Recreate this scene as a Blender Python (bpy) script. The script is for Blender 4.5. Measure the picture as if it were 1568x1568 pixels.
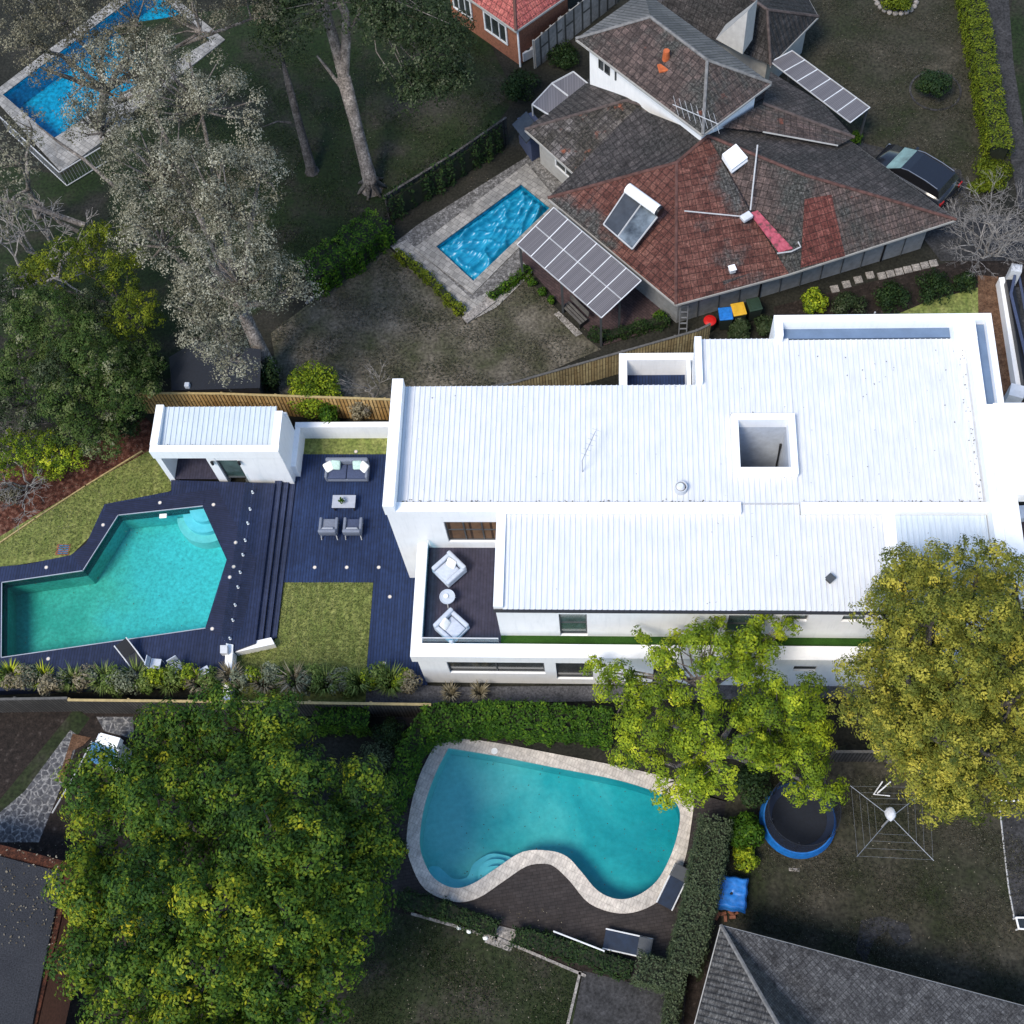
import bpy, bmesh, math, random
import numpy as np
from mathutils import Vector, Matrix
from mathutils.geometry import tessellate_polygon
random.seed(7); rng = np.random.default_rng(7)
SC = bpy.context.scene; COL = SC.collection
for o in list(bpy.data.objects): bpy.data.objects.remove(o)

# ------------------------------------------------------------------ camera
FPX, CH = 1990.0, 50.0
_d = np.array([925-784, 1700-784, FPX], float); _d /= np.linalg.norm(_d)
_y = np.array([929-784, -3590-784, FPX], float); _y -= _y.dot(_d)*_d; _y /= np.linalg.norm(_y)
CZ = -_d; CY = _y; CX = np.cross(CY, CZ)
def at(px, py, z=0.0):
    """the point of the plane at height z that the surveyed photo coordinate shows"""
    r = np.array([px-784, py-784, FPX], float)
    w = np.array([r@CX, r@CY, r@CZ]); t = (z-CH)/w[2]
    return (w[0]*t, w[1]*t)
def at3(px, py, z=0.0):
    a = at(px, py, z); return (a[0], a[1], z)
cam = bpy.data.cameras.new('camera'); co = bpy.data.objects.new('camera', cam); COL.objects.link(co)
cam.sensor_width = 36; cam.lens = FPX/1568*36; cam.clip_end = 2000; cam.clip_start = 0.5
right = Vector((CX[0], CY[0], CZ[0])); down = Vector((CX[1], CY[1], CZ[1])); fwd = Vector((CX[2], CY[2], CZ[2]))
m = Matrix((right, -down, -fwd)).transposed().to_4x4(); m.translation = Vector((0, 0, CH))
co.matrix_world = m; SC.camera = co
SC.render.resolution_x = 1024; SC.render.resolution_y = 1024

# ------------------------------------------------------------------ light
SUN = Vector((-0.42, -0.50, 1.0)).normalized()
w = bpy.data.worlds.new('World'); SC.world = w; w.use_nodes = True
nt = w.node_tree; bg = nt.nodes['Background']
sky = nt.nodes.new('ShaderNodeTexSky'); sky.sky_type = 'NISHITA'; sky.sun_disc = False
sky.sun_elevation = math.asin(SUN.z); sky.sun_rotation = math.atan2(SUN.x, SUN.y)
sky.air_density = 1.2; sky.dust_density = 0.4; sky.ozone_density = 2.5
nt.links.new(sky.outputs[0], bg.inputs[0]); bg.inputs[1].default_value = 0.14
sl = bpy.data.lights.new('sun', 'SUN'); sl.energy = 2.3; sl.angle = math.radians(20); sl.color = (1.0, 0.91, 0.78)
so = bpy.data.objects.new('sun', sl); COL.objects.link(so); so.rotation_euler = SUN.to_track_quat('Z', 'Y').to_euler()
so.location = (0, 0, 60)
SC.view_settings.view_transform = 'Standard'; SC.view_settings.look = 'None'
SC.view_settings.gamma = 1; SC.view_settings.exposure = 0.82

# ------------------------------------------------------------------ materials
def lin(c):
    return tuple(((v/255)/12.92 if v/255 <= .04045 else ((v/255+.055)/1.055)**2.4) for v in c)
def newmat(name, rough=0.8, spec=0.3, metal=0):
    m = bpy.data.materials.new(name); m.use_nodes = True
    b = m.node_tree.nodes['Principled BSDF']; b.inputs['Roughness'].default_value = rough
    b.inputs['Metallic'].default_value = metal; b.inputs['Specular IOR Level'].default_value = spec
    return m, m.node_tree, b
def N(t, kind, **kw):
    n = t.nodes.new(kind)
    for k, v in kw.items(): setattr(n, k, v)
    return n
def ramp(t, fac, stops):
    r = N(t, 'ShaderNodeValToRGB'); e = r.color_ramp.elements
    e[0].position, e[0].color = stops[0][0], (*stops[0][1], 1)
    e[1].position, e[1].color = stops[-1][0], (*stops[-1][1], 1)
    for p, c in stops[1:-1]:
        x = e.new(p); x.color = (*c, 1)
    t.links.new(fac, r.inputs[0]); return r.outputs[0]
def noise(t, scale, detail=4, vec=None, rough=.6, dist=0):
    n = N(t, 'ShaderNodeTexNoise'); n.inputs['Scale'].default_value = scale
    n.inputs['Detail'].default_value = detail; n.inputs['Roughness'].default_value = rough
    n.inputs['Distortion'].default_value = dist
    if vec is not None: t.links.new(vec, n.inputs['Vector'])
    return n.outputs[0]
def pos(t): return N(t, 'ShaderNodeNewGeometry').outputs['Position']
def uvo(t): return N(t, 'ShaderNodeUVMap').outputs[0]
def mapping(t, vec, sc=(1, 1, 1), rot=(0, 0, 0)):
    mp = N(t, 'ShaderNodeMapping'); mp.inputs['Scale'].default_value = sc; mp.inputs['Rotation'].default_value = rot
    t.links.new(vec, mp.inputs[0]); return mp.outputs[0]
def mix(t, fac, a, b, mode='MIX'):
    x = N(t, 'ShaderNodeMix', data_type='RGBA', blend_type=mode)
    for i, v in ((0, fac), (6, a), (7, b)):
        if isinstance(v, (int, float)): x.inputs[i].default_value = v
        elif isinstance(v, tuple): x.inputs[i].default_value = (*v, 1)
        else: t.links.new(v, x.inputs[i])
    return x.outputs[2]
def bump(t, b, h, strength=.4, dist=.02):
    n = N(t, 'ShaderNodeBump'); n.inputs['Strength'].default_value = strength; n.inputs['Distance'].default_value = dist
    t.links.new(h, n.inputs['Height']); t.links.new(n.outputs[0], b.inputs['Normal'])
MATS = {}
def speck(name, stops, scale=3, detail=8, fine=None, rough=.85, spec=.2, bmp=.3, bdist=.02, metal=0):
    """mottled surface: wide noise through a colour ramp, times fine grain"""
    m, t, b = newmat(name, rough, spec, metal); p = pos(t)
    c = ramp(t, noise(t, scale, detail, p), stops)
    if fine:
        f = ramp(t, noise(t, fine, 3, p), [(.3, (.45,)*3), (.7, (1.5,)*3)])
        c = mix(t, 1.0, c, f, 'MULTIPLY')
        bump(t, b, noise(t, fine, 3, p), bmp, bdist)
    t.links.new(c, b.inputs['Base Color']); MATS[name] = m; return m
def speck_s(name, stops, scale=3, detail=8, fine=None, rough=.85, spec=.2, bmp=.3, bdist=.02):
    m, t, b = newmat(name, rough, spec); p = mapping(t, pos(t), (2.2, .55, 1))
    c = ramp(t, noise(t, scale, detail, p, .68), stops); f = ramp(t, noise(t, fine, 3, pos(t)), [(.3, (.5,)*3), (.7, (1.45,)*3)])
    t.links.new(mix(t, 1.0, c, f, 'MULTIPLY'), b.inputs['Base Color']); bump(t, b, noise(t, fine, 3, pos(t)), bmp, bdist); MATS[name] = m; return m
def flat(name, c, rough=.6, spec=.4, metal=0, var=.12, scale=4):
    m, t, b = newmat(name, rough, spec, metal); p = pos(t)
    lo = tuple(v*(1-var) for v in c); hi = tuple(min(1, v*(1+var)) for v in c)
    t.links.new(ramp(t, noise(t, scale, 6, p), [(.3, lo), (.7, hi)]), b.inputs['Base Color']); MATS[name] = m; return m
def planks(name, c1, c2, wdt=.14, ang=0, rough=.6, gap=.12, spec=.3, use_uv=False, dark=(.004, .004, .006), ln=3.0):
    m, t, b = newmat(name, rough, spec)
    v = mapping(t, uvo(t) if use_uv else pos(t), (1, 1, 1), (0, 0, ang))
    br = N(t, 'ShaderNodeTexBrick'); t.links.new(v, br.inputs['Vector'])
    br.inputs['Color1'].default_value = (*c1, 1); br.inputs['Color2'].default_value = (*c2, 1); br.inputs['Mortar'].default_value = (*dark, 1)
    br.inputs['Scale'].default_value = 1; br.inputs['Mortar Size'].default_value = wdt*gap; br.inputs['Brick Width'].default_value = ln
    br.inputs['Row Height'].default_value = wdt; br.inputs['Mortar Smooth'].default_value = .3; br.offset = .37
    f = mix(t, 1.0, ramp(t, noise(t, 5, 6, v), [(.3, (.75,)*3), (.7, (1.25,)*3)]), ramp(t, noise(t, .45, 6, v, .65), [(.32, (.72,)*3), (.68, (1.32, 1.28, 1.22))]), 'MULTIPLY')
    t.links.new(mix(t, 1.0, br.outputs[0], f, 'MULTIPLY'), b.inputs['Base Color'])
    bump(t, b, br.outputs[1], -.5, .01); MATS[name] = m; return m
def tiles(name, stops, moss, mossamt=(.45, .6), tw=.3, th=.3, sc=.5, spots=None, spotamt=(.66, .72), mort=.75):
    """roof tiles laid up the slope; lichen and weathering in patches"""
    m, t, b = newmat(name, .85, .2); v = uvo(t); p = pos(t)
    br = N(t, 'ShaderNodeTexBrick'); t.links.new(v, br.inputs['Vector'])
    br.inputs['Color1'].default_value = (0, 0, 0, 1); br.inputs['Color2'].default_value = (1, 1, 1, 1); br.inputs['Mortar'].default_value = (.1, .1, .1, 1)
    br.inputs['Scale'].default_value = 1; br.inputs['Mortar Size'].default_value = .018; br.inputs['Mortar Smooth'].default_value = .5
    br.offset = 0; br.inputs['Brick Width'].default_value = tw; br.inputs['Row Height'].default_value = th; br.inputs['Bias'].default_value = 0
    mx = N(t, 'ShaderNodeMath', operation='MULTIPLY_ADD'); t.links.new(br.outputs[0], mx.inputs[0]); mx.inputs[1].default_value = .2
    t.links.new(noise(t, 2.5, 8, p, .7), mx.inputs[2])
    c = ramp(t, mx.outputs[0], stops)
    big = noise(t, sc, 5, p, .65)
    mf = ramp(t, big, [(mossamt[0], (0, 0, 0)), (mossamt[1], (1, 1, 1))])
    c2 = ramp(t, noise(t, 9, 6, p, .7), moss)
    c = mix(t, mf, c, c2)
    if spots:
        sf = ramp(t, noise(t, 1.3, 3, mapping(t, p, (1, 1, 1), (1, 2, 3))), [(spotamt[0], (0, 0, 0)), (spotamt[1], (1, 1, 1))])
        c = mix(t, sf, c, spots)
    g = mix(t, 1.0, ramp(t, noise(t, 9, 6, p, .8), [(.32, (.4,)*3), (.5, (.95,)*3), (.7, (1.9,)*3)]), ramp(t, noise(t, 30, 4, p, .8), [(.3, (.55,)*3), (.5, (1,)*3), (.68, (2.0,)*3)]), 'MULTIPLY')
    c = mix(t, 1.0, c, g, 'MULTIPLY')
    sm = N(t, 'ShaderNodeMath', operation='MULTIPLY'); t.links.new(br.outputs[1], sm.inputs[0]); sm.inputs[1].default_value = mort; c = mix(t, sm.outputs[0], c, (.012, .01, .01))
    t.links.new(c, b.inputs['Base Color'])
    # rounded pan profile
    sx = N(t, 'ShaderNodeSeparateXYZ'); t.links.new(v, sx.inputs[0])
    s1 = N(t, 'ShaderNodeMath', operation='MULTIPLY'); t.links.new(sx.outputs[0], s1.inputs[0]); s1.inputs[1].default_value = 2*math.pi/tw
    s2 = N(t, 'ShaderNodeMath', operation='SINE'); t.links.new(s1.outputs[0], s2.inputs[0])
    fr = N(t, 'ShaderNodeMath', operation='FRACT'); d = N(t, 'ShaderNodeMath', operation='DIVIDE'); t.links.new(sx.outputs[1], d.inputs[0]); d.inputs[1].default_value = th
    t.links.new(d.outputs[0], fr.inputs[0])
    ad = N(t, 'ShaderNodeMath', operation='MULTIPLY_ADD'); t.links.new(s2.outputs[0], ad.inputs[0]); ad.inputs[1].default_value = .4
    iv = N(t, 'ShaderNodeMath', operation='SUBTRACT'); iv.inputs[0].default_value = 1; t.links.new(fr.outputs[0], iv.inputs[1])
    t.links.new(iv.outputs[0], ad.inputs[2]); bump(t, b, ad.outputs[0], .9, .05)
    MATS[name] = m; return m
def pool_depth_tint():  # ramp along x paints the light absorbed by deeper water into the plaster
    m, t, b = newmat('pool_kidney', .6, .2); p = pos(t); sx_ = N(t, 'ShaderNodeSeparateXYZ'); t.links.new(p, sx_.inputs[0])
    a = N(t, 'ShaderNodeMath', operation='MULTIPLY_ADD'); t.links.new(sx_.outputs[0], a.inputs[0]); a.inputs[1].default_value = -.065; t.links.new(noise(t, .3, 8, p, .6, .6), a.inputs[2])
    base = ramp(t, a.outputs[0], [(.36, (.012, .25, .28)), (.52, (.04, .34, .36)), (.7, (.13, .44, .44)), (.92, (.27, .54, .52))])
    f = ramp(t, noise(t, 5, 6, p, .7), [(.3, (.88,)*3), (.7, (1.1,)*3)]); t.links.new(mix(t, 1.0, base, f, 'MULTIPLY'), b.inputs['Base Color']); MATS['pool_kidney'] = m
def cobble():
    m, t, b = newmat('cobble', .85, .2); p = pos(t); v = N(t, 'ShaderNodeTexVoronoi', feature='DISTANCE_TO_EDGE'); v.inputs['Scale'].default_value = 3.8; t.links.new(p, v.inputs['Vector'])
    c = ramp(t, noise(t, 8, 6, p), [(.3, (.03, .03, .034)), (.7, (.12, .12, .125))]); e = ramp(t, v.outputs[0], [(.05, (1, 1, 1)), (.13, (0, 0, 0))])
    t.links.new(mix(t, e, c, ramp(t, noise(t, 11, 6, p), [(.35, (.06, .06, .06)), (.65, (.3, .29, .28))])), b.inputs['Base Color']); bump(t, b, v.outputs[0], .6, .05); MATS['cobble'] = m
def pool_algae_depth():  # greener end: algae, plus deep water's light loss painted into the colour
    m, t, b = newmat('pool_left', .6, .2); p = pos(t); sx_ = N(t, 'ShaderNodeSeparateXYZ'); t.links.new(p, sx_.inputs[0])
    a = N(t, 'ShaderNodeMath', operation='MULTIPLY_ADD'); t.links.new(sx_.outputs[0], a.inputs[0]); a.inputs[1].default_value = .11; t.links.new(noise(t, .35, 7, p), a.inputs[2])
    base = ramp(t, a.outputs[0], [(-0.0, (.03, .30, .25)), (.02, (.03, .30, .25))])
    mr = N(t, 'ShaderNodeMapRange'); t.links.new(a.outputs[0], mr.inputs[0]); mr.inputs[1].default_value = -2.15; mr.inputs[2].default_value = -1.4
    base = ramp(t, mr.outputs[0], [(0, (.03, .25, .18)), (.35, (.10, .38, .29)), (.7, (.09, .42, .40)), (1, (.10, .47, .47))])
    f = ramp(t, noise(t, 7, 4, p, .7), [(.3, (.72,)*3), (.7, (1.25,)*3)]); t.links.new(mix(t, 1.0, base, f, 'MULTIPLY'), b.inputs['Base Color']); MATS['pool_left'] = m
def glassy(name, tint=(.75, .9, .95), gl=.03, rough=.02):
    m = bpy.data.materials.new(name); m.use_nodes = True; t = m.node_tree; t.nodes.clear()
    o = N(t, 'ShaderNodeOutputMaterial'); tr = N(t, 'ShaderNodeBsdfTransparent'); g = N(t, 'ShaderNodeBsdfGlossy'); mx = N(t, 'ShaderNodeMixShader')
    tr.inputs[0].default_value = (*tint, 1); g.inputs['Roughness'].default_value = rough
    fr = N(t, 'ShaderNodeLayerWeight'); fr.inputs[0].default_value = .5; pw = N(t, 'ShaderNodeMath', operation='POWER'); t.links.new(fr.outputs['Facing'], pw.inputs[0]); pw.inputs[1].default_value = 4
    ma = N(t, 'ShaderNodeMath', operation='MULTIPLY_ADD'); t.links.new(pw.outputs[0], ma.inputs[0]); ma.inputs[1].default_value = .5; ma.inputs[2].default_value = .02
    t.links.new(ma.outputs[0], mx.inputs[0]); t.links.new(tr.outputs[0], mx.inputs[1]); t.links.new(g.outputs[0], mx.inputs[2]); t.links.new(mx.outputs[0], o.inputs[0])
    nz = noise(t, 5, 3, pos(t)); bp = N(t, 'ShaderNodeBump'); bp.inputs['Strength'].default_value = gl*8; bp.inputs['Distance'].default_value = .02
    t.links.new(nz, bp.inputs['Height']); t.links.new(bp.outputs[0], g.inputs['Normal']); MATS[name] = m; return m
def leafmat(name, stops, rough=.6, spec=.12, trans=.12):
    """each leaf has a tone of its own (attribute tone)"""
    m, t, b = newmat(name, rough, spec); a = N(t, 'ShaderNodeAttribute', attribute_name='tone')
    c = ramp(t, a.outputs['Fac'], stops); t.links.new(c, b.inputs['Base Color'])
    o = t.nodes['Material Output']; tl = N(t, 'ShaderNodeBsdfTranslucent'); t.links.new(c, tl.inputs[0]); mx = N(t, 'ShaderNodeMixShader'); mx.inputs[0].default_value = trans
    t.links.new(b.outputs[0], mx.inputs[1]); t.links.new(tl.outputs[0], mx.inputs[2]); t.links.new(mx.outputs[0], o.inputs[0]); MATS[name] = m; return m

def white_paint(name, c=(.80, .80, .81), dirt=.02, rough=.5, spots=True):
    m, t, b = newmat(name, rough, .3); p = pos(t)
    base = ramp(t, noise(t, 1.2, 6, p), [(.3, tuple(v*.93 for v in c)), (.7, c)])
    if spots:
        s = ramp(t, noise(t, 5.5, 2, p, .5), [(.75, (1, 1, 1)), (.78, (.4, .4, .41))])
        base = mix(t, 1.0, base, s, 'MULTIPLY')
        st = ramp(t, noise(t, 3, 5, mapping(t, p, (6, .35, 1))), [(.35, (.88, .91, .93)), (.6, (1.06, 1.06, 1.06))])
        base = mix(t, .8, base, st, 'MULTIPLY')
    else:
        st = ramp(t, noise(t, 2.2, 7, mapping(t, p, (3, 3, .35)), .65), [(.33, (.88, .89, .9)), (.5, (1, 1, 1))])
        base = mix(t, .6, base, st, 'MULTIPLY')
    t.links.new(base, b.inputs['Base Color']); MATS[name] = m; return m

white_paint('render_white', (.89, .89, .89), spots=False)
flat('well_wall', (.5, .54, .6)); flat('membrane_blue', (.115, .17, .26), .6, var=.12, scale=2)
white_paint('roof_white', (.635, .64, .655))
white_paint('roof_dirty', (0.552, 0.61, 0.6588))
flat('grey_white', (.55, .56, .58)); flat('cream_wall', (.36, .35, .33)); flat('grey_wall', (.20, .205, .21), var=.2)
flat('dark_trim', (.02, .02, .022), .5); flat('black', (.008, .008, .01), .4); flat('metal', (.35, .36, .38), .4, metal=.6)
flat('white_metal', (.7, .7, .7), .4); flat('pale_metal', (.42, .42, .42), .5)
flat('navy_fabric', (.05, .065, .12), .9, var=.2, scale=14); flat('grey_fabric', (.16, .18, .23), .9, var=.15, scale=14)
flat('pale_fabric', (.46, .5, .57), .9, var=.1, scale=9); flat('green_cushion', (.42, .56, .5), .9, var=.2, scale=14); flat('white_cushion', (.8, .8, .76), .9)
flat('table_top', (.35, .37, .42), .5); flat('light_glow', (.75, .62, .5), .4); flat('panel_cloud_glass', (.10, .12, .135), .1, .8, var=.9, scale=1.2); flat('riser_shade', (.004, .006, .014), .6)
flat('red_plastic', (.5, .012, .01), .45); flat('blue_plastic', (.02, .16, .5), .4, var=.25, scale=8); flat('yellow_plastic', (.62, .36, .03), .45); flat('green_plastic', (.02, .04, .025), .5); flat('bin_body', (.015, .022, .018), .6)
flat('blue_pad', (.01, .13, .42), .5, var=.25, scale=6); flat('net_black', (.006, .009, .016), .8, var=.3, scale=12)
flat('car_paint', (.012, .014, .02), .18, .6, var=.05); flat('car_glass', (.09, .17, .17), .08, .8, var=.6, scale=1.5); flat('car_trim', (.4, .4, .42), .3, metal=.8); flat('tail_red', (.3, .01, .01), .3); flat('tyre', (.01, .01, .01), .8)
flat('window_glass', (.03, .035, .035), .12, .6, var=.5, scale=1.5); flat('window_green', (.05, .085, .08), .15, .6, var=.5, scale=1.5); flat('frame_dark', (.06, .065, .07), .5)
flat('solar_dark', (.03, .035, .042), .25, .6, var=.3, scale=3); flat('solar_blue', (.05, .14, .26), .2, .6, var=.3, scale=3)
flat('timber_top', (.36, .27, .12), .8, var=.25, scale=8); flat('grey_timber', (.09, .085, .078), .85, var=.3, scale=6); speck('pink_paint', [(.35, (.1, .05, .05)), (.5, (.36, .07, .1)), (.72, (.45, .12, .15))], 5, 8)
flat('pad_navy', (.004, .012, .035), .7); flat('lounger_navy', (.008, .018, .04), .6, var=.3)
flat('orange_tile', (.42, .1, .03), .8, var=.3, scale=6); flat('brick_red', (.26, .1, .055), .85, var=.3, scale=9)
speck('copper_brown', [(.3, (.02, .007, .004)), (.7, (.085, .028, .014))], 4, 8, 16)
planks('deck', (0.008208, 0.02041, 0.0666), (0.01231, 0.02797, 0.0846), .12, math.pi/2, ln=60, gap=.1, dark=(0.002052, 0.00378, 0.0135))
planks('deck_pool', (0.01037, 0.0175, 0.05023), (0.01556, 0.02387, 0.06279), .12, math.pi/2, rough=.5, ln=60, gap=.1, dark=(0.003705, 0.005569, 0.01615))
planks('deck_lane', (.010, .015, .042), (.013, .018, .048), .1, math.radians(8), rough=.55, ln=60, gap=.07)
planks('deck_terrace', (0.0289, 0.0272, 0.04675), (0.0357, 0.0323, 0.0527), .12, math.pi/2, rough=.6, ln=60, gap=.07, dark=(0.01275, 0.0119, 0.0204))
planks('step_deck', (.02, .03, .07), (.024, .034, .078), .1, math.pi/2, ln=60, gap=.07)
planks('room_timber', (.1, .055, .03), (.17, .1, .055), .45, 0, ln=.8, gap=.12, dark=(.03,.015,.008))
planks('fence_wood', (.3, .22, .11), (.46, .37, .2), .13, math.pi/2, use_uv=True, gap=.14, dark=(.06, .04, .02))
planks('fence_straw', (.34, .2, .07), (.5, .34, .15), .16, math.pi/2, use_uv=True, gap=.2, dark=(.08, .05, .02))
planks('fence_grey', (.05, .048, .045), (.085, .08, .075), .13, math.pi/2, use_uv=True, gap=.2)
planks('fence_dark', (.018, .021, .021), (.035, .038, .036), .3, math.pi/2, use_uv=True, gap=.12)
planks('seam_grey', (.1, .1, .1), (.13, .13, .13), .2, math.pi/2, use_uv=True, gap=.12, dark=(.03, .03, .03))
planks('paving_grey', (.2, .195, .185), (.3, .29, .275), .26, math.radians(37), ln=.3, gap=.05, dark=(.13, .125, .12), rough=.8)
planks('brown_paving', (.026, .021, .02), (.037, .031, .03), .12, math.radians(-10), ln=.25, gap=.08, rough=.8, dark=(.015, .012, .012))
planks('patio_brick', (.045, .028, .03), (.062, .04, .042), .12, .7, ln=.25, gap=.08, rough=.8, dark=(.02, .016, .016))
planks('coping', (0.456, 0.4148, 0.372), (0.528, 0.488, 0.432), .28, .4, ln=.12, gap=.04, rough=.8, dark=(0.36, 0.3233, 0.288))
tiles('tile_red', [(.35, (.04, .017, .014)), (.55, (.088, .034, .026)), (.8, (.15, .068, .052))], [(.3, (.018, .018, .016)), (.7, (.1, .095, .088))], (.55, .66), sc=.28)
tiles('tile_new', [(.35, (.05, .02, .016)), (.55, (.1, .031, .025)), (.8, (.16, .06, .048))], [(.3, (.05, .02, .02)), (.7, (.14, .06, .05))], (.62, .7), sc=.6)
tiles('tile_brown', [(.35, (.03, .022, .02)), (.55, (.06, .045, .04)), (.8, (.12, .085, .075))], [(.3, (.016, .018, .015)), (.7, (.075, .072, .066))], (.45, .6), sc=.4, spots=(.13, .045, .03), spotamt=(.68, .78))
tiles('tile_mossy', [(.35, (.03, .027, .024)), (.55, (.07, .062, .058)), (.8, (.2, .18, .17))], [(.3, (.012, .014, .012)), (.7, (.07, .06, .05))], (.42, .6), sc=.7, spots=(.2, .06, .03), spotamt=(.6, .72))
tiles('tile_dark', [(.35, (.022, .02, .02)), (.55, (.042, .038, .037)), (.8, (.08, .07, .068))], [(.3, (.016, .016, .016)), (.7, (.05, .047, .045))], (.45, .6), sc=.4)
tiles('tile_grey', [(.35, (0.0288, 0.02736, 0.02736)), (.55, (0.0684, 0.06624, 0.06624)), (.8, (0.1296, 0.126, 0.1224))], [(.3, (0.0144, 0.0144, 0.0144)), (.7, (0.1152, 0.108, 0.1008))], (.5, .7), tw=.2, th=.13, sc=.5, mort=.35)
tiles('tile_pink', [(.35, (.2, .05, .045)), (.55, (.3, .085, .075)), (.8, (.38, .12, .1))], [(.3, (.18, .04, .04)), (.7, (.34, .1, .09))], (.5, .6), tw=.28, th=.3)
flat('ridge_cap', (.08, .06, .055), .85, var=.5, scale=5); flat('ridge_red', (.09, .042, .034), .85, var=.5, scale=4); flat('ridge_grey', (.16, .155, .15), .85, var=.4, scale=5)
planks('panel_pale', (.24,.235,.225), (.3,.29,.28), .6, math.pi/2, use_uv=True, gap=.12, dark=(.06,.06,.055))
# ground covers
speck('soil', [(.3, (0.0096, 0.0096, 0.0075)), (.5, (0.0176, 0.0176, 0.01275)), (.7, (0.0288, 0.0264, 0.021))], .5, 9, 9)
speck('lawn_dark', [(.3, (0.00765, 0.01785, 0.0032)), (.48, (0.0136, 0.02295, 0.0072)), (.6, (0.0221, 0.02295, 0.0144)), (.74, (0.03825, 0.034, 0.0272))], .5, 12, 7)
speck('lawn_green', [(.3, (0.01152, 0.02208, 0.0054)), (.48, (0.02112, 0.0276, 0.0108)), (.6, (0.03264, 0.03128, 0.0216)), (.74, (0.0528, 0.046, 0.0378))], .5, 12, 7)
speck('lawn_tan', [(.3, (0.0336, 0.0407, 0.0165)), (.45, (0.0672, 0.0638, 0.0418)), (.58, (0.103, 0.0913, 0.0704)), (.72, (0.1792, 0.1595, 0.1265))], .6, 12, 7, bmp=.5)
speck('lawn_dry', [(.3, (0.01544, 0.02179, 0.006786)), (.43, (0.0266, 0.02766, 0.01583)), (.57, (0.04033, 0.03688, 0.02564)), (.73, (0.07293, 0.06454, 0.0475))], .45, 12, 7)
speck_s('lawn_mown', [(.3, (0.09851, 0.1345, 0.02926)), (.5, (0.1565, 0.1793, 0.04807)), (.7, (0.2434, 0.2498, 0.0836))], 1.4, 11, 8, bmp=.5)
speck('turf', [(.3, (.014, .05, .004)), (.7, (.026, .075, .009))], 2, 4, 30)
speck('mulch', [(.32, (.018, .006, .004)), (.5, (.07, .022, .012)), (.68, (.17, .085, .06))], 5, 9, 22, bmp=.8)
speck('bark_bed', [(.3, (0.0096, 0.0072, 0.0056)), (.6, (0.024, 0.0176, 0.0144)), (.75, (0.072, 0.06, 0.052))], 4, 9, 15)
speck('brown_gravel', [(.3, (.06, .028, .014)), (.7, (.15, .085, .05))], 3, 9, 18)
speck('concrete', [(.3, (.06, .06, .065)), (.7, (.1, .1, .11))], 1.5, 9, 14, bmp=.1)
speck('concrete_dark', [(.3, (0.0225, 0.0225, 0.0225)), (.5, (0.0375, 0.03675, 0.0375)), (.7, (0.0525, 0.051, 0.0525))], 1.5, 9, 10, bmp=.15)
speck('slate_roof', [(.3, (0.02184, 0.0231, 0.02772)), (.7, (0.0315, 0.03276, 0.0378))], .8, 8, 20, bmp=.1)
speck('pebble', [(.3, (.05, .048, .045)), (.5, (.12, .115, .11)), (.7, (.26, .25, .24))], 6, 8, 15, bmp=.7)
speck('stone', [(.3, (.14, .13, .12)), (.7, (.34, .31, .28))], 5, 8, 15)
cobble()
speck('white_gravel', [(.35, (.08, .08, .085)), (.6, (.3, .3, .32))], 5, 8, 15)
speck('bark', [(.3, (.07, .058, .05)), (.6, (.2, .175, .155)), (.75, (.36, .32, .29))], 3, 8, 12, bmp=.6)
speck('bark_dark', [(.3, (.03, .027, .024)), (.7, (.1, .09, .085))], 3, 8, 12)
speck('bark_pale', [(.3, (0.12, 0.1102, 0.099)), (.7, (0.3, 0.2784, 0.2585))], 3, 8, 12)
pool_algae_depth()
pool_depth_tint()
speck('pool_step', [(.3, (.2, .52, .58)), (.7, (.3, .62, .68))], 3, 7, None, rough=.6)
speck('pool_blue', [(.3, (.0, .2, .36)), (.7, (.01, .30, .48))], .5, 7, 5, rough=.6)
glassy('water_left', (.60, .92, .93)); glassy('water_kidney', (.6, .9, .91)); glassy('glass', (.62, .82, .88)); glassy('clear_glass', (.93, .97, .98), rough=.01)
def netting():
    m = bpy.data.materials.new('net_mesh'); m.use_nodes = True; t = m.node_tree; b = t.nodes['Principled BSDF']; b.inputs['Base Color'].default_value = (.006, .01, .022, 1); b.inputs['Roughness'].default_value = .8
    tr = N(t, 'ShaderNodeBsdfTransparent'); mx = N(t, 'ShaderNodeMixShader'); mx.inputs[0].default_value = .6
    t.links.new(tr.outputs[0], mx.inputs[1]); t.links.new(b.outputs[0], mx.inputs[2]); t.links.new(mx.outputs[0], t.nodes['Material Output'].inputs[0]); MATS['net_mesh'] = m
netting()
def cover_mat():
    m, t, b = newmat('pool_cover', .35, .5); p = pos(t)
    v = mapping(t, p, (.9, 2.0, 1), (0, 0, math.radians(-40)))
    n = noise(t, 1.2, 4, v, .55, 1.5)
    t.links.new(ramp(t, n, [(.3, (.004, .15, .27)), (.5, (.006, .22, .38)), (.7, (.02, .30, .46))]), b.inputs['Base Color'])
    MATS['pool_cover'] = m
cover_mat()
def poly_sheet():
    m, t, b = newmat('polycarb', .3, .5); v = uvo(t)
    br = N(t, 'ShaderNodeTexBrick'); t.links.new(v, br.inputs['Vector']); br.offset = 0
    br.inputs['Color1'].default_value = (.13, .12, .122, 1); br.inputs['Color2'].default_value = (.17, .158, .16, 1); br.inputs['Mortar'].default_value = (.08, .072, .075, 1)
    br.inputs['Scale'].default_value = 1; br.inputs['Brick Width'].default_value = .075; br.inputs['Row Height'].default_value = 9; br.inputs['Mortar Size'].default_value = .014
    t.links.new(br.outputs[0], b.inputs['Base Color']); MATS['polycarb'] = m
poly_sheet()
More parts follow.
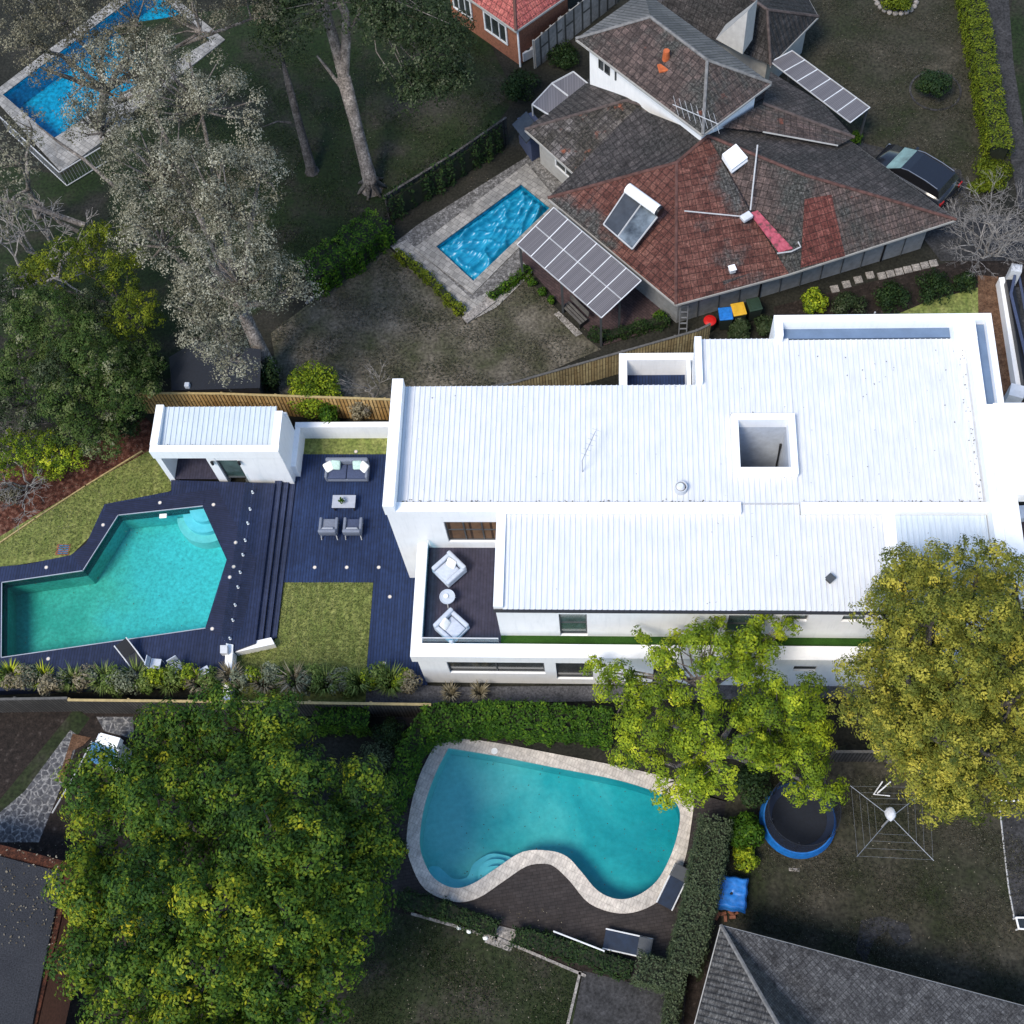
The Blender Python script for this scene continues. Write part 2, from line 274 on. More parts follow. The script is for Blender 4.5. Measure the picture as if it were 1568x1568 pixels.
# foliage
leafmat('leaf_big', [(0, (0.01171, 0.03197, 0.0066)), (.28, (0.02489, 0.0626, 0.00924)), (.5, (0.06149, 0.1132, 0.01056)), (.72, (0.1684, 0.2065, 0.0132)), (1, (0.3953, 0.373, 0.02112))])
leafmat('leaf_light', [(0, (0.03375, 0.0675, 0.0081)), (.4, (0.135, 0.1958, 0.01215)), (.7, (0.324, 0.378, 0.0189)), (1, (0.54, 0.54, 0.0405))])
leafmat('leaf_olive', [(0, (0.03588, 0.05187, 0.00741)), (.3, (0.1017, 0.1173, 0.01729)), (.6, (0.2631, 0.247, 0.03458)), (1, (0.5262, 0.4446, 0.06175))])
leafmat('leaf_grey', [(0, (0.04375, 0.04375, 0.0253)), (.35, (0.1438, 0.1375, 0.0943)), (.7, (0.275, 0.2625, 0.1898)), (1, (0.4125, 0.3937, 0.3047))], trans=.15)
leafmat('leaf_greygreen', [(0, (.012, .022, .008)), (.5, (.032, .05, .018)), (1, (.11, .12, .07))])
leafmat('leaf_thicket', [(0, (0.0184, 0.0391, 0.00805)), (.4, (0.046, 0.0805, 0.01495)), (.75, (0.1035, 0.1265, 0.04025)), (1, (0.23, 0.23, 0.138))])
leafmat('leaf_khaki', [(0, (.045, .042, .026)), (.5, (.13, .12, .08)), (1, (.27, .25, .17))])
leafmat('leaf_dark', [(0, (.006, .014, .005)), (.5, (.018, .038, .012)), (1, (.055, .085, .02))])
leafmat('leaf_hedge', [(0, (.010, .03, .003)), (.5, (.034, .085, .006)), (1, (.13, .21, .012))])
leafmat('leaf_lime', [(0, (.03, .05, .004)), (.5, (.09, .12, .008)), (1, (.22, .24, .015))])
leafmat('leaf_sage', [(0, (.028, .04, .02)), (.5, (.055, .075, .036)), (1, (.12, .14, .075))])
leafmat('leaf_straw', [(0, (.09, .075, .045)), (.5, (.22, .19, .12)), (1, (.4, .35, .25))])
leafmat('leaf_fallen', [(0, (.04, .03, .015)), (.5, (.1, .08, .05)), (1, (.28, .25, .19))], trans=0)
# ------------------------------------------------------------------ mesh helpers
class MB:
    """collects shapes in world coordinates; obj() links them as ONE mesh"""
    def __init__(s): s.v = []; s.f = []
    def add(s, vs, fs):
        o = len(s.v); s.v += [tuple(map(float, v)) for v in vs]; s.f += [tuple(i+o for i in f) for f in fs]; return s
    def face(s, *vs): return s.add(vs, [tuple(range(len(vs)))])
    def box(s, x0, x1, y0, y1, z0, z1):
        return s.obox(((x0+x1)/2, (y0+y1)/2, (z0+z1)/2), (x1-x0, y1-y0, z1-z0))
    def obox(s, c, d, a=0, tilt=0):
        """box with centre c, size d, turned a about z, tilted about its own x first"""
        M_ = Matrix.Rotation(a, 3, 'Z') @ Matrix.Rotation(tilt, 3, 'X'); h = [k/2 for k in d]
        vs = [Vector(c)+M_@Vector((sx*h[0], sy*h[1], sz*h[2])) for sz in (-1, 1) for sy in (-1, 1) for sx in (-1, 1)]
        return s.add(vs, [(0, 2, 3, 1), (4, 5, 7, 6), (0, 1, 5, 4), (2, 6, 7, 3), (0, 4, 6, 2), (1, 3, 7, 5)])
    def rbox(s, c, d, a=0, r=.05, tilt=0, seg=3, tx=0):
        bm = bmesh.new(); bmesh.ops.create_cube(bm, size=1)
        bmesh.ops.scale(bm, vec=Vector(d), verts=bm.verts)
        bmesh.ops.bevel(bm, geom=bm.edges[:], offset=min(r, min(d)*.49), segments=seg, affect='EDGES', profile=.5)
        M_ = Matrix.Rotation(a, 3, 'Z') @ Matrix.Rotation(tilt, 3, 'X') @ Matrix.Rotation(tx, 3, 'Y')
        bm.verts.index_update(); s.add([Vector(c)+M_@v.co for v in bm.verts], [tuple(v.index for v in f.verts) for f in bm.faces]); bm.free(); return s
    def prism(s, pts, z0, z1, holes=()):
        loops = [list(pts)]+[list(h) for h in holes]
        tess = tessellate_polygon([[Vector((p[0], p[1], 0)) for p in l] for l in loops])
        flatp = [p for l in loops for p in l]; n = len(flatp)
        vs = [(p[0], p[1], z1) for p in flatp]; fs = [tuple(t) for t in tess]
        if z0 is not None:
            vs += [(p[0], p[1], z0) for p in flatp]; fs += [tuple(i+n for i in reversed(t)) for t in tess]; k = 0
            for l in loops:
                m = len(l)
                for i in range(m): fs.append((k+i, k+(i+1) % m, k+(i+1) % m+n, k+i+n))
                k += m
        return s.add(vs, fs)
    def wallstrip(s, pts, z0, z1, closed=True):
        m = len(pts); k = m if closed else m-1
        for i in range(k):
            a, b = pts[i], pts[(i+1) % m]; s.face((*a, z0), (*b, z0), (*b, z1), (*a, z1))
        return s
    def tube(s, pts, rad, n=6, cap=True):
        pts = [Vector(p) for p in pts]; rad = [rad]*len(pts) if isinstance(rad, (int, float)) else rad
        vs = []; fs = []
        for i, p in enumerate(pts):
            d = (pts[min(i+1, len(pts)-1)]-pts[max(i-1, 0)]).normalized()
            u = d.orthogonal().normalized() if abs(d.z) < .99 else Vector((1, 0, 0)); u = (u-d*u.dot(d)).normalized(); w_ = d.cross(u)
            if i and (u-pu).length > 1: pass
            pu = u
            for k in range(n):
                a = 2*math.pi*k/n; vs.append(p+(u*math.cos(a)+w_*math.sin(a))*rad[i])
        for i in range(len(pts)-1):
            for k in range(n): fs.append((i*n+k, i*n+(k+1) % n, (i+1)*n+(k+1) % n, (i+1)*n+k))
        if cap: fs += [tuple(range(n)), tuple((len(pts)-1)*n+k for k in range(n))]
        return s.add(vs, fs)
    def cyl(s, x, y, z0, z1, r, n=16, r1=None): return s.tube([(x, y, z0), (x, y, z1)], [r, r1 if r1 is not None else r], n)
    def ring(s, cx, cy, z0, z1, r0, r1, n=32):
        vs = []; fs = []
        for k in range(n):
            a = 2*math.pi*k/n; c, t = math.cos(a), math.sin(a)
            vs += [(cx+r0*c, cy+r0*t, z0), (cx+r1*c, cy+r1*t, z0), (cx+r1*c, cy+r1*t, z1), (cx+r0*c, cy+r0*t, z1)]
        for k in range(n):
            j = (k+1) % n
            for q in range(4): fs.append((4*k+q, 4*j+q, 4*j+(q+1) % 4, 4*k+(q+1) % 4))
        return s.add(vs, fs)
    def blob(s, c, r, n=2, jit=.12):
        bm = bmesh.new(); bmesh.ops.create_icosphere(bm, subdivisions=n, radius=1); bm.verts.index_update()
        s.add([(c[0]+v.co.x*r[0]*(1+random.uniform(-jit, jit)), c[1]+v.co.y*r[1]*(1+random.uniform(-jit, jit)), c[2]+v.co.z*r[2]*(1+random.uniform(-jit, jit))) for v in bm.verts], [tuple(v.index for v in f.verts) for f in bm.faces]); bm.free(); return s

def finish_mesh(name, V, F, mat, uv=True, tone=None, smooth=False):
    me = bpy.data.meshes.new(name); me.from_pydata(V, [], F); me.update()
    if uv and len(F) < 60000:
        l = me.uv_layers.new(name='UVMap')
        for p in me.polygons:
            n = p.normal
            u = Vector((0, 0, 1)).cross(n) if abs(n.z) < .999 else Vector((1, 0, 0)); u.normalize(); v = n.cross(u)
            if v.z < 0: v = -v; u = -u
            for li, vi in zip(p.loop_indices, p.vertices):
                co_ = me.vertices[vi].co; l.data[li].uv = (co_.dot(u), co_.dot(v))
    if mat is not None: me.materials.append(MATS[mat] if isinstance(mat, str) else mat)
    if smooth: me.polygons.foreach_set('use_smooth', [True]*len(me.polygons))
    return me
def props(o, label=None, cat=None, group=None, kind=None):
    if label: o['label'] = label
    if cat: o['category'] = cat
    if group: o['group'] = group
    if kind: o['kind'] = kind
    return o
def thing(name, label, cat, loc, rz=0, group=None):
    o = bpy.data.objects.new(name, None); COL.objects.link(o); o.empty_display_size = .3
    o.location = loc if len(loc) == 3 else (*loc, 0); o.rotation_euler = (0, 0, rz); return props(o, label, cat, group)
def wmat(o):
    m = Matrix.Translation(o.location) @ o.rotation_euler.to_matrix().to_4x4()
    return wmat(o.parent) @ m if o.parent else m
def obj(name, mb, mat, parent=None, local=False, smooth=False, loc=None):
    """links mb (world coordinates, or the parent's own when local) as one mesh object"""
    V = mb.v
    me = finish_mesh(name, V, mb.f, mat, smooth=smooth); o = bpy.data.objects.new(name, me); COL.objects.link(o)
    if parent is not None:
        o.parent = parent
        if not local: me.transform(wmat(parent).inverted())
    else:
        xs = [v[0] for v in V]; ys = [v[1] for v in V]; zs = [v[2] for v in V]
        c = Vector(loc if loc else ((min(xs)+max(xs))/2, (min(ys)+max(ys))/2, min(zs)))
        me.transform(Matrix.Translation(-c)); o.location = c
    return o
def struct(name, mb, mat): return props(obj(name, mb, mat, loc=(0, 0, 0)), kind='structure')
def copy_tree(o, parent=None):
    c = o.copy(); COL.objects.link(c)
    if parent is not None: c.parent = parent
    for ch in list(o.children): copy_tree(ch, c)
    return c
def pp(l, z=0): return [at(x, y, z) for x, y in l]
def smooth_loop(pts, n=6, corners=()):
    out = []; m = len(pts)
    for i in range(m):
        p0, p1, p2, p3 = (np.array(pts[(i+k) % m], float) for k in (-1, 0, 1, 2))
        if i in corners: p0 = p1
        if (i+1) % m in corners: p3 = p2
        for k in range(n):
            t = k/n; out.append(tuple(.5*((2*p1)+(-p0+p2)*t+(2*p0-5*p1+4*p2-p3)*t*t+(-p0+3*p1-3*p2+p3)*t**3)))
    return out
def wall(mb, a, b, t, z0, z1, holes=()):
    """wall from a to b, outer face on the right of a>b, thickness t to the left; holes (s0, s1, h0, h1)"""
    a = np.array(a, float); b = np.array(b, float); L = np.linalg.norm(b-a); d = (b-a)/L; n = np.array([-d[1], d[0]]); ang = math.atan2(d[1], d[0])
    def piece(s0, s1, h0, h1):
        if s1-s0 < 1e-3 or h1-h0 < 1e-3: return
        c = a+d*(s0+s1)/2+n*t/2; mb.obox((c[0], c[1], (h0+h1)/2), (s1-s0, t, h1-h0), ang)
    cur = 0
    for s0, s1, h0, h1 in sorted(holes):
        piece(cur, s0, z0, z1); piece(s0, s1, z0, h0); piece(s0, s1, h1, z1); cur = s1
    piece(cur, L, z0, z1)
def window(parent, a, b, s0, s1, h0, h1, depth=.12, fmat='frame_dark', gmat='window_glass', bars=1, hbars=0, name='window', fw=.05):
    a = np.array(a, float); b = np.array(b, float); L = np.linalg.norm(b-a); d = (b-a)/L; n = np.array([-d[1], d[0]]); ang = math.atan2(d[1], d[0])
    f = MB()
    def bar(u0, u1, k0, k1):
        c = a+d*(u0+u1)/2+n*depth; f.obox((c[0], c[1], (k0+k1)/2), (u1-u0, .06, k1-k0), ang)
    bar(s0, s1, h0, h0+fw); bar(s0, s1, h1-fw, h1); bar(s0, s0+fw, h0+fw, h1-fw); bar(s1-fw, s1, h0+fw, h1-fw)
    for k in range(1, bars):
        u = s0+(s1-s0)*k/bars; bar(u-.025, u+.025, h0+fw, h1-fw)
    for k in range(1, hbars):
        q = h0+(h1-h0)*k/hbars; c = a+d*(s0+s1)/2+n*(depth+.002); f.obox((c[0], c[1], q), (s1-s0-2*fw, .05, .05), ang)
    o = obj(name, f, fmat, parent); g = MB(); c = a+d*(s0+s1)/2+n*(depth+.02)
    g.obox((c[0], c[1], (h0+h1)/2), (s1-s0-2*fw, .012, h1-h0-2*fw), ang); obj('pane', g, gmat, o); return o

# ------------------------------------------------------------------ foliage
def leaf_arrays(C, size, up=.35, out=None, asp=.55, jit=.35):
    """one folded rhombus per point of C; returns verts (n*4,3)"""
    n = len(C); nr = rng.normal(size=(n, 3)); nr /= np.linalg.norm(nr, axis=1)[:, None]
    nr[:, 2] += up*1.2
    if out is not None: nr += out*2.2
    nr /= np.linalg.norm(nr, axis=1)[:, None]
    r = rng.normal(size=(n, 3)); u = np.cross(nr, r); u /= np.linalg.norm(u, axis=1)[:, None]; v = np.cross(nr, u)
    s = (size*(1+jit*rng.uniform(-1, 1, n)))[:, None]
    V = np.stack([C-u*s, C+v*s*asp, C+u*s, C-v*s*asp], 1); return V.reshape(-1, 3)
def leaf_mesh(name, C, size, mat, tone, up=.35, out=None, asp=.55, origin=(0, 0, 0)):
    C = np.asarray(C); n = len(C); V = leaf_arrays(C, size, up, out, asp)-np.array(origin)
    me = bpy.data.meshes.new(name); me.vertices.add(4*n); me.vertices.foreach_set('co', V.astype('f').ravel())
    me.loops.add(4*n); me.loops.foreach_set('vertex_index', np.arange(4*n, dtype='i')); me.polygons.add(n)
    me.polygons.foreach_set('loop_start', np.arange(0, 4*n, 4, dtype='i')); me.polygons.foreach_set('loop_total', np.full(n, 4, 'i'))
    me.update(calc_edges=True)
    at_ = me.attributes.new('tone', 'FLOAT', 'FACE'); at_.data.foreach_set('value', np.clip(tone, 0, 1).astype('f')); me.materials.append(MATS[mat]); return me
def crown_points(blobs, sub_r, n_sub, n_leaf, rc=.24, lower=-.35, fill=.15, flat_=.85, n_cl=14, loose=.25, spread=.07, cspread=.12):
    """blobs (x,y,z,rx,ry,rz): boughs sit on each blob, rosettes on each bough, n_leaf leaves round each rosette"""
    P_, O_, T_, S_ = [], [], [], []; tot = sum((b[3]*b[4])**.8 for b in blobs)
    for b in blobs:
        bt = rng.normal(0, .05); c = np.array(b[:3]); R = np.array(b[3:6]); k = max(1, int(round(n_sub*(b[3]*b[4])**.8/tot))); off = rng.uniform(0, 6)
        for i in range(k):
            zz = lower+(1-lower)*(i+.5)/k; ph = off+i*2.399963+rng.uniform(-.3, .3); rr = math.sqrt(max(0, 1-zz*zz))
            d = np.array([rr*math.cos(ph), rr*math.sin(ph), zz]); sc = rng.uniform(.7, 1.0) if rng.random() > fill else rng.uniform(.2, .6)
            sc_c = c+d*R*sc; sr = sub_r*rng.uniform(.55, 1.2); S_.append((sc_c, sr)); kt = bt+rng.normal(0, .08)
            m = max(3, int(n_cl*(sr/sub_r)**2)); o2 = rng.uniform(0, 6)
            for q in range(m):
                z2 = -.3+1.3*(q+.5)/m; r2 = math.sqrt(max(0, 1-z2*z2)); a2 = o2+q*2.399963+rng.uniform(-.35, .35); cd = np.array([r2*math.cos(a2), r2*math.sin(a2), z2])
                cc = sc_c+cd*sr*rng.uniform(.75, 1.08)*np.array([1, 1, flat_]); r_ = rc*rng.uniform(.6, 1.25); nl = max(4, int(n_leaf*(r_/rc)**2))
                L = rng.normal(size=(nl, 3)); L[:, 2] += .35; L /= np.linalg.norm(L, axis=1)[:, None]; rad = r_*(1-loose*rng.uniform(-.6, 1.6, nl))
                P_.append(cc+L*rad[:, None]*np.array([1, 1, .75])); O_.append(L*.75+cd*.9+d*.25)
                T_.append(np.clip(.42+kt+rng.normal(0, cspread)+rng.normal(0, spread, nl), 0, 1))
    return np.concatenate(P_), np.concatenate(O_), np.concatenate(T_), S_
def tree(name, label, cat, base, blobs, mat, bark, sub_r=.8, n_sub=60, n_leaf=30, leaf=.1, trunk_r=.25, fork=None, cover=.6, group=None, **kw):
    t = thing(name, label, cat, (*base, 0), group=group)
    P_, O_, T_, S_ = crown_points(blobs, sub_r, n_sub, n_leaf, **kw)
    me = leaf_mesh('crown', P_, leaf, mat, T_, out=O_, origin=(*base, 0)); o = bpy.data.objects.new('crown', me); COL.objects.link(o); o.parent = t
    tk = MB(); zc = np.mean([b[2] for b in blobs]); cc = np.mean([b[:3] for b in blobs], axis=0); fk = fork if fork else zc*.4
    B = np.array([*base, 0.0]); top = B+(cc-B)*(fk/max(cc[2], .1)); top[2] = fk
    tk.tube([tuple(B), tuple(B*.5+top*.5+np.array([.05, -.04, 0])), tuple(top)], [trunk_r*1.35, trunk_r, trunk_r*.85], 9)
    bl = []
    for b in blobs:
        c = np.array(b[:3])-np.array([0, 0, b[5]*.35]); mid = top*.5+c*.5+rng.normal(0, .25, 3)
        tk.tube([tuple(top), tuple(mid), tuple(c)], [trunk_r*.6, trunk_r*.42, trunk_r*.22], 7); bl.append(c)
    for s, r in S_:
        if rng.random() < cover:
            c = min(bl, key=lambda q: np.linalg.norm(q-s)); mid = (c+s)/2+rng.normal(0, .15, 3)
            tk.tube([tuple(c), tuple(mid), tuple(s)], [trunk_r*.2, trunk_r*.13, trunk_r*.05], 5)
    obj('trunk', tk, bark, t, smooth=True); return t
def bush_pts(c, r, n, clump=10, seed_tone=.45):
    c = np.array(c); P_ = []; T_ = []; O_ = []
    for q in range(clump):
        d = rng.normal(size=3); d /= np.linalg.norm(d); d[2] = abs(d[2]); cc = c+d*np.array(r)*rng.uniform(.45, .85); k = n//clump
        L = rng.normal(size=(k, 3)); L /= np.linalg.norm(L, axis=1)[:, None]; L *= (rng.uniform(.5, 1, k)**.5)[:, None]*np.array(r)*.42
        P_.append(cc+L); O_.append(L/np.linalg.norm(L, axis=1)[:, None]); T_.append(seed_tone+rng.normal(0, .1)+rng.normal(0, .15, k))
    return np.concatenate(P_), np.concatenate(O_), np.concatenate(T_)
def bush(name, label, cat, x, y, r, h, mat, n=900, leaf=.06, clump=12, group=None, z=0, stem='bark_dark'):
    t = thing(name, label, cat, (x, y, z), group=group); P_, O_, T_ = bush_pts((x, y, z+h*.42), (r, r, h*.55), n, clump)
    P_[:, 2] = np.maximum(P_[:, 2], z+.03)
    me = leaf_mesh('foliage', P_, leaf, mat, T_, out=O_, origin=(x, y, z)); o = bpy.data.objects.new('foliage', me); COL.objects.link(o); o.parent = t
    s = MB()
    for k in range(5):
        a = k*1.3; s.tube([(x+.03*math.cos(a), y+.03*math.sin(a), z), (x+r*.35*math.cos(a), y+r*.35*math.sin(a), z+h*.5)], [.03, .012], 5)
    obj('stem', s, stem, t); return t
def grass_plant(name, label, x, y, r, h, mat, n=160, group=None, z=0, cat='plant'):
    """tussock of arching blades, or a thin leafy shrub"""
    V, F, T = [], [], []
    for k in range(n):
        a = rng.uniform(0, 2*math.pi); l = rng.uniform(.4, 1); w_ = rng.uniform(.012, .03); d = np.array([math.cos(a), math.sin(a), 0]); sd = np.array([-d[1], d[0], 0])*w_
        b = np.array([x, y, z])+d*rng.uniform(0, r*.25); p1 = b+d*r*l*.4+np.array([0, 0, h*.7*l]); p2 = b+d*r*l+np.array([0, 0, h*l*rng.uniform(.6, 1)])
        i = len(V); V += [b-sd, b+sd, p1+sd, p1-sd, p2]; F += [(i, i+1, i+2, i+3), (i+3, i+2, i+4)]; T += [rng.uniform(.1, .9)]*2
    me = bpy.data.meshes.new(name); me.from_pydata([tuple(v-np.array([x, y, z])) for v in V], [], F); me.update()
    at_ = me.attributes.new('tone', 'FLOAT', 'FACE'); at_.data.foreach_set('value', np.array(T, 'f')); me.materials.append(MATS[mat])
    o = bpy.data.objects.new(name, me); COL.objects.link(o); o.location = (x, y, z); return props(o, label, cat, group)
def hedge(name, label, line, wdt, h, mat, leaf=.06, dens=260, group=None, z=0, core='leaf_core', bumpy=.12):
    """clipped hedge along a polyline of world points: leaves on a hidden woody core"""
    t = thing(name, label, 'hedge', (*line[0], z), group=group); core_mb = MB(); P_, O_, T_ = [], [], []
    for (a, b) in zip(line[:-1], line[1:]):
        a = np.array(a); b = np.array(b); L = np.linalg.norm(b-a); d = (b-a)/L; nrm = np.array([-d[1], d[0]]); c = (a+b)/2
        core_mb.obox((c[0], c[1], z+h*.46), (L, wdt*.8, h*.85), math.atan2(d[1], d[0]))
        k = int(dens*L*(wdt+2*h)); s = rng.uniform(-.02*L-.1, L*1.02+.1, k); per = rng.uniform(-h, wdt+h, k)
        off = np.where(per < 0, 0, np.where(per > wdt, wdt, per))-wdt/2; zz = np.where(per < 0, h+per, np.where(per > wdt, h-(per-wdt), h))
        top = (per >= 0) & (per <= wdt); g = np.sin(s*3.1+off*4)*np.cos(s*5.3-off*2.2+c[0])*bumpy
        on = np.stack([np.where(top, 0, np.sign(off))*nrm[0], np.where(top, 0, np.sign(off))*nrm[1], np.where(top, 1, .2)], 1)
        pt = np.stack([a[0]+d[0]*s+nrm[0]*off, a[1]+d[1]*s+nrm[1]*off, z+zz], 1)+on*(g+rng.normal(0, .05, k))[:, None]+rng.normal(0, .03, (k, 3))
        pt[:, 2] = np.maximum(pt[:, 2], z+.03)
        P_.append(pt); O_.append(on); T_.append(.42+g*1.2+rng.normal(0, .17, k))
    P_ = np.concatenate(P_); me = leaf_mesh('foliage', P_, leaf, mat, np.concatenate(T_), out=np.concatenate(O_), origin=(*line[0], z)); o = bpy.data.objects.new('foliage', me); COL.objects.link(o); o.parent = t
    obj('branches', core_mb, 'leaf_core_dark', t); return t
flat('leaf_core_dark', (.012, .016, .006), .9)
def bare_tree(name, label, base, h, spread, mat='bark_pale', r0=.12, depth=5, lean=(0, 0), n0=4, group=None, cat='tree'):
    t = thing(name, label, cat, (*base, 0), group=group); mb = MB(); tw = MB()
    def grow(p, d, l, r, k):
        q = p+d*l; mid = (p+q)/2+rng.normal(0, l*.07, 3)
        (mb if k > 1 else tw).tube([tuple(p), tuple(mid), tuple(q)], [r, r*.85, r*.68], 6 if k > 2 else 4, cap=False)
        if k == 0: return
        for _ in range(3 if k > 1 else 4):
            nd = d+rng.normal(0, .55, 3)*np.array([spread, spread, .5]); nd /= np.linalg.norm(nd)
            if nd[2] < -.1: nd[2] *= -.5
            grow(q, nd, l*rng.uniform(.62, .85), r*.6, k-1)
    B = np.array([*base, 0.])
    for k in range(n0):
        a = 2*math.pi*k/n0+.4; d = np.array([math.cos(a)*.6*spread+lean[0], math.sin(a)*.6*spread+lean[1], 1.0]); d /= np.linalg.norm(d); grow(B, d, h*.36, r0, depth)
    obj('trunk', mb, mat, t); obj('crown', tw, mat, t); return t
# ------------------------------------------------------------------ ground and pools
ZD = .60                                        # height of the upper pool deck
pool_px = [(3, 892), (127, 874), (181, 789), (310, 775), (347, 857), (314, 962), (2, 1007)]
poolA = pp(pool_px, ZD)
cover_px = [(798, 284), (842, 320), (725, 432), (668, 379)]
poolB = pp(cover_px)
kid_in = [(687, 1146), (760, 1158), (850, 1176), (950, 1196), (1020, 1220), (1040, 1240), (1038, 1275), (1025, 1315), (1005, 1350), (975, 1372), (945, 1377), (915, 1364), (890, 1335), (868, 1312), (840, 1303), (800, 1305), (760, 1330), (725, 1353), (695, 1360), (665, 1345), (648, 1315), (643, 1285), (650, 1235), (667, 1185)]
kid_out = [(675, 1126), (765, 1139), (855, 1156), (958, 1176), (1035, 1196), (1061, 1216), (1057, 1272), (1047, 1322), (1026, 1364), (990, 1391), (948, 1399), (903, 1384), (873, 1350), (851, 1329), (835, 1323), (806, 1327), (771, 1350), (731, 1376), (694, 1381), (651, 1362), (629, 1321), (623, 1285), (631, 1228), (647, 1178)]
poolC = smooth_loop(pp(kid_in), 4, (0,)); poolCo = smooth_loop(pp(kid_out), 4, (0,))
pd_px = [(5, 146), (228, -20), (322, 62), (83, 213)]
poolD = pp(pd_px)
g = MB(); g.prism([(-160, -120), (160, -120), (160, 260), (-160, 260)], None, 0, [poolA, poolB, poolC, poolD]); struct('ground', g, 'soil')
PN = [0]
def patch(name, px, mat, lvl, holes=()):
    PN[0] += 1; g = MB(); g.prism(pp(px), None, .006*lvl+.0011*PN[0], holes); return struct(name, g, mat)
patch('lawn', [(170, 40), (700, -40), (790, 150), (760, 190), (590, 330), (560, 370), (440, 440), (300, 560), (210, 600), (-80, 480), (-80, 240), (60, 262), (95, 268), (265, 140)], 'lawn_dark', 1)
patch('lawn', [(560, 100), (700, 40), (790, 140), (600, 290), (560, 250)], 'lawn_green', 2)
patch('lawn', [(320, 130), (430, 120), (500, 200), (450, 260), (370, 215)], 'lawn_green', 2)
patch('lawn', [(590, 375), (700, 470), (712, 498), (760, 470), (805, 425), (900, 520), (920, 535), (790, 590), (600, 615), (430, 615), (415, 510)], 'lawn_tan', 1)
patch('lawn', [(1220, -60), (1470, -60), (1490, 60), (1535, 260), (1480, 330), (1340, 230), (1180, 90)], 'lawn_dry', 1)
patch('grass_verge', [(1560, -60), (1640, -60), (1640, 320), (1568, 240), (1540, 60)], 'lawn_dark', 1)
patch('path', [(1492, -60), (1540, -60), (1552, 100), (1575, 240), (1600, 330), (1560, 320), (1530, 140), (1500, 40)], 'concrete_dark', 3)
patch('driveway', [(1300, 215), (1345, 225), (1470, 260), (1500, 330), (1560, 330), (1580, 400), (1440, 400)], 'concrete_dark', 2)
patch('garden_bed', [(1185, 470), (1440, 405), (1568, 370), (1568, 440), (1500, 470), (1420, 480), (1185, 520)], 'bark_bed', 1)
patch('lawn', [(1330, 500), (1420, 462), (1500, 440), (1508, 600), (1330, 600)], 'lawn_mown', 2)
patch('mulch_bed', [(1497, 422), (1528, 424), (1566, 600), (1568, 640), (1500, 640)], 'brown_gravel', 3)
patch('mulch_bed', [(-60, 745), (90, 690), (225, 640), (262, 690), (230, 690), (130, 745), (0, 822), (-60, 850)], 'mulch', 3)
patch('lawn', [(-60, 850), (0, 822), (130, 745), (200, 700), (235, 686), (275, 745), (160, 800), (108, 852), (-60, 880)], 'lawn_mown', 2)
patch('lawn', [(450, 668), (600, 668), (600, 705), (450, 705)], 'lawn_mown', 2)
patch('lawn', [(434, 890), (572, 890), (560, 1075), (350, 1085), (352, 1000), (420, 985)], 'lawn_mown', 4)
patch('side_path', [(560, 1046), (700, 1052), (1340, 1048), (1340, 1068), (640, 1078), (560, 1076)], 'concrete', 3)
patch('courtyard', [(-60, 1085), (120, 1085), (20, 1260), (-60, 1290)], 'bark_bed', 1)
patch('lawn', [(115, 1085), (138, 1100), (40, 1235), (-20, 1290), (-60, 1280), (0, 1225)], 'lawn_green', 2)
patch('garden_bed', [(115, 1092), (420, 1092), (420, 1600), (-60, 1600), (-60, 1275), (40, 1225)], 'bark_bed', 1)
patch('path', [(108, 1118), (122, 1128), (112, 1160), (60, 1290), (-20, 1290), (-20, 1262), (38, 1212)], 'cobble', 2)
patch('path', [(148, 1098), (205, 1098), (205, 1132), (160, 1120)], 'cobble', 2)
patch('paved_yard', [(600, 1090), (1120, 1230), (1060, 1490), (960, 1500), (600, 1370), (590, 1230)], 'brown_paving', 2, [poolCo])
patch('lawn', [(600, 1395), (690, 1405), (890, 1490), (865, 1640), (480, 1640), (540, 1500)], 'lawn_green', 2)
patch('garden_bed', [(590, 1370), (620, 1368), (960, 1478), (960, 1505), (890, 1494), (700, 1412), (590, 1395)], 'bark_bed', 3)
patch('path', [(765, 1418), (795, 1425), (782, 1458), (742, 1443)], 'stone', 4)
patch('patio', [(893, 1487), (1010, 1515), (1050, 1520), (1040, 1640), (862, 1640)], 'concrete_dark', 3)
patch('lawn', [(1120, 1180), (1300, 1140), (1600, 1140), (1600, 1640), (1568, 1545), (1105, 1415), (1095, 1330)], 'lawn_dry', 2)
patch('bare_patch', [(1318, 1410), (1350, 1403), (1390, 1415), (1397, 1440), (1375, 1450), (1358, 1425), (1338, 1440), (1325, 1475), (1310, 1455)], 'concrete_dark', 3)
patch('path', [(1530, 1230), (1600, 1230), (1600, 1430), (1550, 1410)], 'concrete_dark', 3)
patch('garden_bed', [(1040, 1500), (1060, 1490), (1120, 1240), (1180, 1240), (1095, 1420), (1060, 1640), (1020, 1640)], 'bark_bed', 1)

def basin(poly, depth, z, mat, floor_mat=None, steps=None):
    b = MB(); b.wallstrip(poly, z-depth, z); b.prism(poly, None, z-depth); return b
def pool(name, label, poly, z, depth, bmat, wmat_, water_drop=.1):
    c = np.mean(poly, axis=0); t = thing(name, label, 'swimming pool', (c[0], c[1], z-depth))
    obj('basin', basin(poly, depth, z, bmat), bmat, t); w_ = MB(); w_.prism(poly, None, z-water_drop); obj('water', w_, wmat_, t); return t
pA = pool('swimming_pool', 'angular turquoise pool set in the navy deck beside the white pavilion', poolA, ZD, 1.5, 'pool_left', 'water_left')
